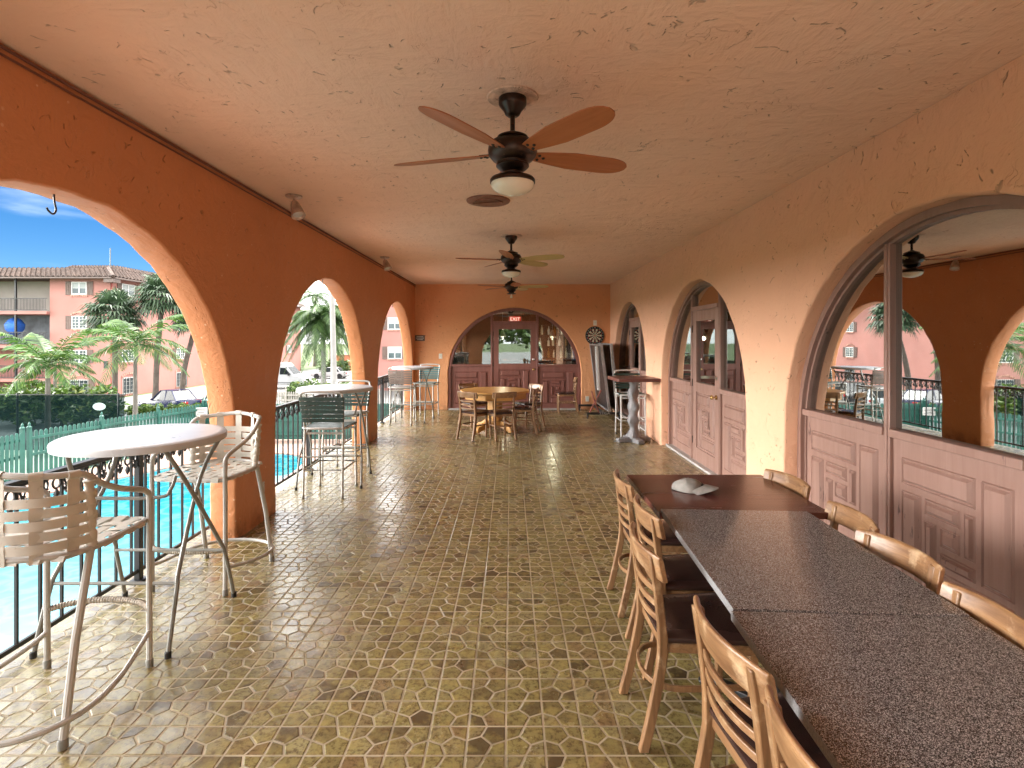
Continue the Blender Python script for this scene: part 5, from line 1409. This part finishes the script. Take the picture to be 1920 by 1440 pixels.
# ================================================================= VEHICLES
tyre = plain('tyre', (.012, .012, .013), .7); carglass = plain('car_glass', (.010, .014, .016), .25, var=.05, spec=.15); rim = plain('alloy', (.45, .45, .46), .3, .6)
lampw = plain('headlamp', (.7, .72, .72), .1); lampr = plain('tail_lamp', (.35, .01, .01), .15)
def wheels(t, xs, hw, r):
    for x in xs:
        for s in (-1, 1):
            m = MB(); m.lathe([(r*.6, -.11), (r*.93, -.11), (r, -.08), (r, .08), (r*.93, .11), (r*.6, .11)], 22, (x, s*(hw-.09), r), axis='y'); w_ = m.build('wheel', tyre, t)
            m = MB(); m.lathe([(.001, -.10), (r*.58, -.10), (r*.62, -.112), (r*.62, .112), (r*.58, .10), (.001, .10)], 16, (x, s*(hw-.09), r), axis='y'); m.build('rim', rim, w_)
def loft(mb, st):
    """st: (x, [(y, z) ...]) rings, mirrored about y"""
    n = len(st[0][1]); vs = []; fs = []
    for x, ring in st:
        for y, z in ring: vs.append((x, y, z))
        for y, z in reversed(ring): vs.append((x, -y, z))
    k = 2*n
    for i in range(len(st)-1):
        for j in range(k): fs.append((i*k+j, i*k+(j+1) % k, (i+1)*k+(j+1) % k, (i+1)*k+j))
    fs += [tuple(reversed(range(k))), tuple((len(st)-1)*k + j for j in range(k))]
    mb.add(vs, fs)
def car(label, x, y, rz, col, L=4.5, hgt=1.45, hw=.88, suv=False, group='cars parked beyond the tennis court'):
    t = thing('parked_car', label, 'car', (x, y, GZ), rz, group); pm = plain('car_paint', col, .18, .0, var=.02)
    h = L/2; sh = .92 if suv else .84
    m = MB(); prof = [(-h, .42, .62), (-h+.06, .30, .86), (-h+.5, .24, sh+.04), (-h+1.2, .22, sh+.05), (0, .22, sh), (h-1.3, .22, sh-.02), (h-.55, .23, sh-.12), (h-.08, .30, .68), (h, .42, .60)]
    loft(m, [(a, [(hw*.80, b), (hw*.97 if abs(a) < h-.1 else hw*.85, b+.10), (hw if abs(a) < h-.1 else hw*.85, (b+c)/2), (hw*.95 if abs(a) < h-.1 else hw*.82, c-.03), (hw*.80, c)]) for a, b, c in prof]); m.build('body', pm, t, bevel=.01)
    r0, r1 = (-h+.18, -h+.45) if suv else (-h+.75, -h+1.35)
    f0, f1 = (h-1.2, h-1.95) if suv else (h-1.35, h-2.1)
    def cab(g, top): return [(r0+g, [(hw*.86, sh-.02), (hw*.80, sh)]), (r1, [(hw*.86, sh-.02), (hw*.66, top)]), (f1, [(hw*.86, sh-.02), (hw*.66, top)]), (f0-g, [(hw*.86, sh-.02), (hw*.80, sh)])]
    m = MB(); loft(m, cab(0, hgt-.02)); cb = m.build('windows', carglass, t, smooth=False)
    m = MB(); loft(m, [(r1-.05, [(hw*.62, hgt-.04), (hw*.60, hgt-.01)]), (r1+.2, [(hw*.68, hgt-.045), (hw*.58, hgt+.01)]), (f1-.1, [(hw*.68, hgt-.045), (hw*.58, hgt+.01)]), (f1+.06, [(hw*.64, hgt-.04), (hw*.60, hgt-.015)])]); m.build('roof', pm, t, bevel=.01)
    m = MB()
    for s in (-1, 1):
        for a, b in ((r0+.02, r1), (f0-.02, f1), ((r1+f1)/2-.05, (r1+f1)/2+.0)): m.bar((a, s*hw*.835, sh-.01), (b, s*hw*.672, hgt-.02), .07, .045)
    m.build('pillars', pm, t, smooth=False)
    wheels(t, (-h+.85, h-.85), hw, .33)
    for s in (-1, 1):
        m = MB(); m.box((h-.05, s*hw*.66, .64), (.12, .34, .12)); m.build('headlight', lampw, t, bevel=.02)
        m = MB(); m.box((-h+.05, s*hw*.68, .72), (.12, .30, .16)); m.build('taillight', lampr, t, bevel=.02)
        m = MB(); m.box((f0-.35, s*(hw+.06), sh+.08), (.12, .16, .10)); m.build('mirror', pm, t, bevel=.02)
car('dark blue car parked beyond the court screen, rear towards the arcade', -22.9, 36.0, R(158), (.004, .008, .045), 4.5, 1.5)
car('white car parked to the right of the dark blue one', -20.6, 37.4, R(120), (.36, .38, .40), 4.4, 1.48)
car('black car parked behind the white one near the pillar', -21.2, 41.3, R(150), (.02, .02, .022), 4.6, 1.6, suv=True)
car('white sedan parked before the low orange wall behind the royal palm', -22.6, 67, R(178), (.40, .40, .41), 4.6, 1.4)
car('silver car parked to the right of the white sedan', -17.6, 68.5, R(172), (.5, .52, .54), 4.6, 1.42)
car('white car mirrored in the glass of the end door', -1.6, -12.5, R(5), (.40, .40, .41), 4.5, 1.45)
def van():
    t = thing('parked_van', 'white high roofed van parked beside the pink building', 'van', (-23.4, 53.6, GZ), R(0)); pm = plain('van_paint', (.42, .43, .44), .22, var=.02)
    prof = [(-3.0, .42), (3.02, .36), (3.05, .62), (2.98, .98), (2.72, 1.18), (2.05, 1.36), (1.30, 2.20), (1.02, 2.48), (.70, 2.56), (-2.8, 2.56), (-3.0, 2.42)]
    m = MB(); m.prism(prof, lambda a, b, y: (a, y, b), -.96, .96); m.build('body', pm, t, bevel=.09)
    m = MB()
    for s in (-1, 1): m.prism([(.62, 1.42), (1.72, 1.40), (1.16, 2.06), (.68, 2.10)], lambda a, b, y: (a, y*s, b), .955, .968)
    m.prism([(1.36, -.84), (1.99, -.90), (1.99, .90), (1.36, .84)], lambda a, b, k: (a + .008 + k, b, 2.155 + (a-1.36)*(-1.21) + .02 + k), 0, .01)
    m.build('windows', carglass, t, smooth=False)
    m = MB(); m.box((-.2, 0, .60), (5.2, 1.945, .10)); m.box((3.02, 0, .55), (.12, 1.8, .20)); m.build('trim', plain('grey_trim', (.09, .09, .10), .6), t, bevel=.02)
    m = MB(); m.box((3.0, 0, .86), (.08, .9, .18)); m.build('grille', M['black'], t, bevel=.01)
    wheels(t, (-1.9, 2.0), 1.0, .36)
    for s in (-1, 1):
        m = MB(); m.box((2.93, s*.74, .92), (.16, .30, .24)); m.build('headlight', lampw, t, bevel=.03)
        m = MB(); m.box((1.55, s*1.08, 1.45), (.14, .20, .28)); m.build('mirror', M['black'], t, bevel=.03)
van()

# ================================================================= INSIDE THE BAR, BEHIND THE END DOOR
def exit_sign():
    t = thing('exit_sign', 'red lit EXIT sign hanging inside above the end door', 'sign', (.12, 13.9, 2.27))
    m = MB(); m.box((0, 0, 0), (.36, .05, .26)); m.build('housing', M['white'], t, bevel=.006)
    m = MB(); m.box((0, -.028, -.04), (.30, .006, .15)); m.build('face', emit('exit_red', (.55, .03, .015), .35), t, smooth=False)
    text_obj('EXIT', .13, emit('exit_text', (1, .75, .6), .45), t, (0, -.033, -.04), (R(90), 0, 0))
    m = MB(); m.tube([(-.1, 0, .13), (0, 0, .35), (.1, 0, .13)], .008, 6); m.tube([(0, 0, .35), (0, 0, .73)], .01, 6); m.build('hanger', M['iron'], t)
exit_sign()
def bar_shelf():
    t = thing('back_bar_shelf', 'dark wooden bottle shelf inside to the right of the end door', 'shelf', (1.35, 16.2, 0))
    m = MB()
    for z in (1.14, 1.50, 1.84, 2.16): m.box((0, .1, z), (1.5, .26, .03))
    for x in (-.75, .75): m.box((x, .1, 1.2), (.03, .28, 2.4))
    m.box((0, .24, 1.2), (1.5, .02, 2.4)); m.build('shelves', M['black'], t, smooth=False)
    bars = [plain('bottle_glass', c, .1) for c in ((.7, .66, .5), (.8, .8, .78), (.4, .2, .06), (.75, .73, .7), (.8, .78, .7))]
    q = random.Random(5); k = 0
    for z in (1.155, 1.515, 1.855):
        for i in range(7):
            m = MB(); s = q.uniform(.85, 1.1); m.lathe([(.001, 0), (.036, 0), (.038, .02), (.038, .15*s), (.03, .185*s), (.013, .21*s), (.013, .27*s), (.015, .275*s), (.001, .28*s)], 12)
            o = m.build('bottle', bars[k % 5], None, (1.35-.62+.2*i + q.uniform(-.04, .04), 16.25, z)); k += 1
            tag(o, 'small bottle on the dark shelf behind the end door glass', 'bottle', 'bottles behind the end door')
bar_shelf()
def pendant(label, x, y, z):
    t = thing('pendant_lamp', label, 'pendant lamp', (x, y, z), 0, 'pendant lamps inside the bar')
    m = MB(); m.lathe([(.02, .12), (.035, .10), (.06, .03), (.085, -.05), (.09, -.08), (.082, -.08), (.055, .02), (.02, .09)], 20); m.build('shade', M['opal'], t)
    m = MB(); m.tube([(0, 0, .1), (0, 0, 3-z)], .007, 6); m.build('cord', M['white'], t)
    l = bpy.data.lights.new('pendant_light', 'POINT'); l.energy = 5; l.color = (1, .8, .55); l.shadow_soft_size = .05
    lo = bpy.data.objects.new('pendant_light', l); COL.objects.link(lo); lo.parent = t; lo.location = (0, 0, -.12)
pendant('white pendant lamp inside, seen through the right pane of the end entrance', 1.18, 15.0, 1.86); pendant('white pendant lamp inside, seen through the glass of the end door', -.22, 15.0, 1.86)
def counter():
    t = thing('bar_counter', 'long dark bar counter inside behind the end door', 'counter', (0, 15.3, 0))
    m = MB(); m.box((0, 0, .54), (4.6, .5, 1.08)); m.build('front', M['door'], t, smooth=False); m = MB(); m.box((0, -.05, 1.10), (4.8, .7, .045)); m.build('top', M['dark_table'], t, bevel=.006)
counter()
m = MB(); m.box((0, 0, 0), (.32, .30, .95)); m.box((0, -.155, .16), (.24, .012, .40)); m.box((0, -.155, -.25), (.24, .012, .16))
tag(m.build('drinks_cooler', plain('blue_cooler', (.02, .12, .42), .3), None, (1.95, 15.2, 1.60), bevel=.01), 'blue cooler standing on the bar counter inside on the right', 'cooler')
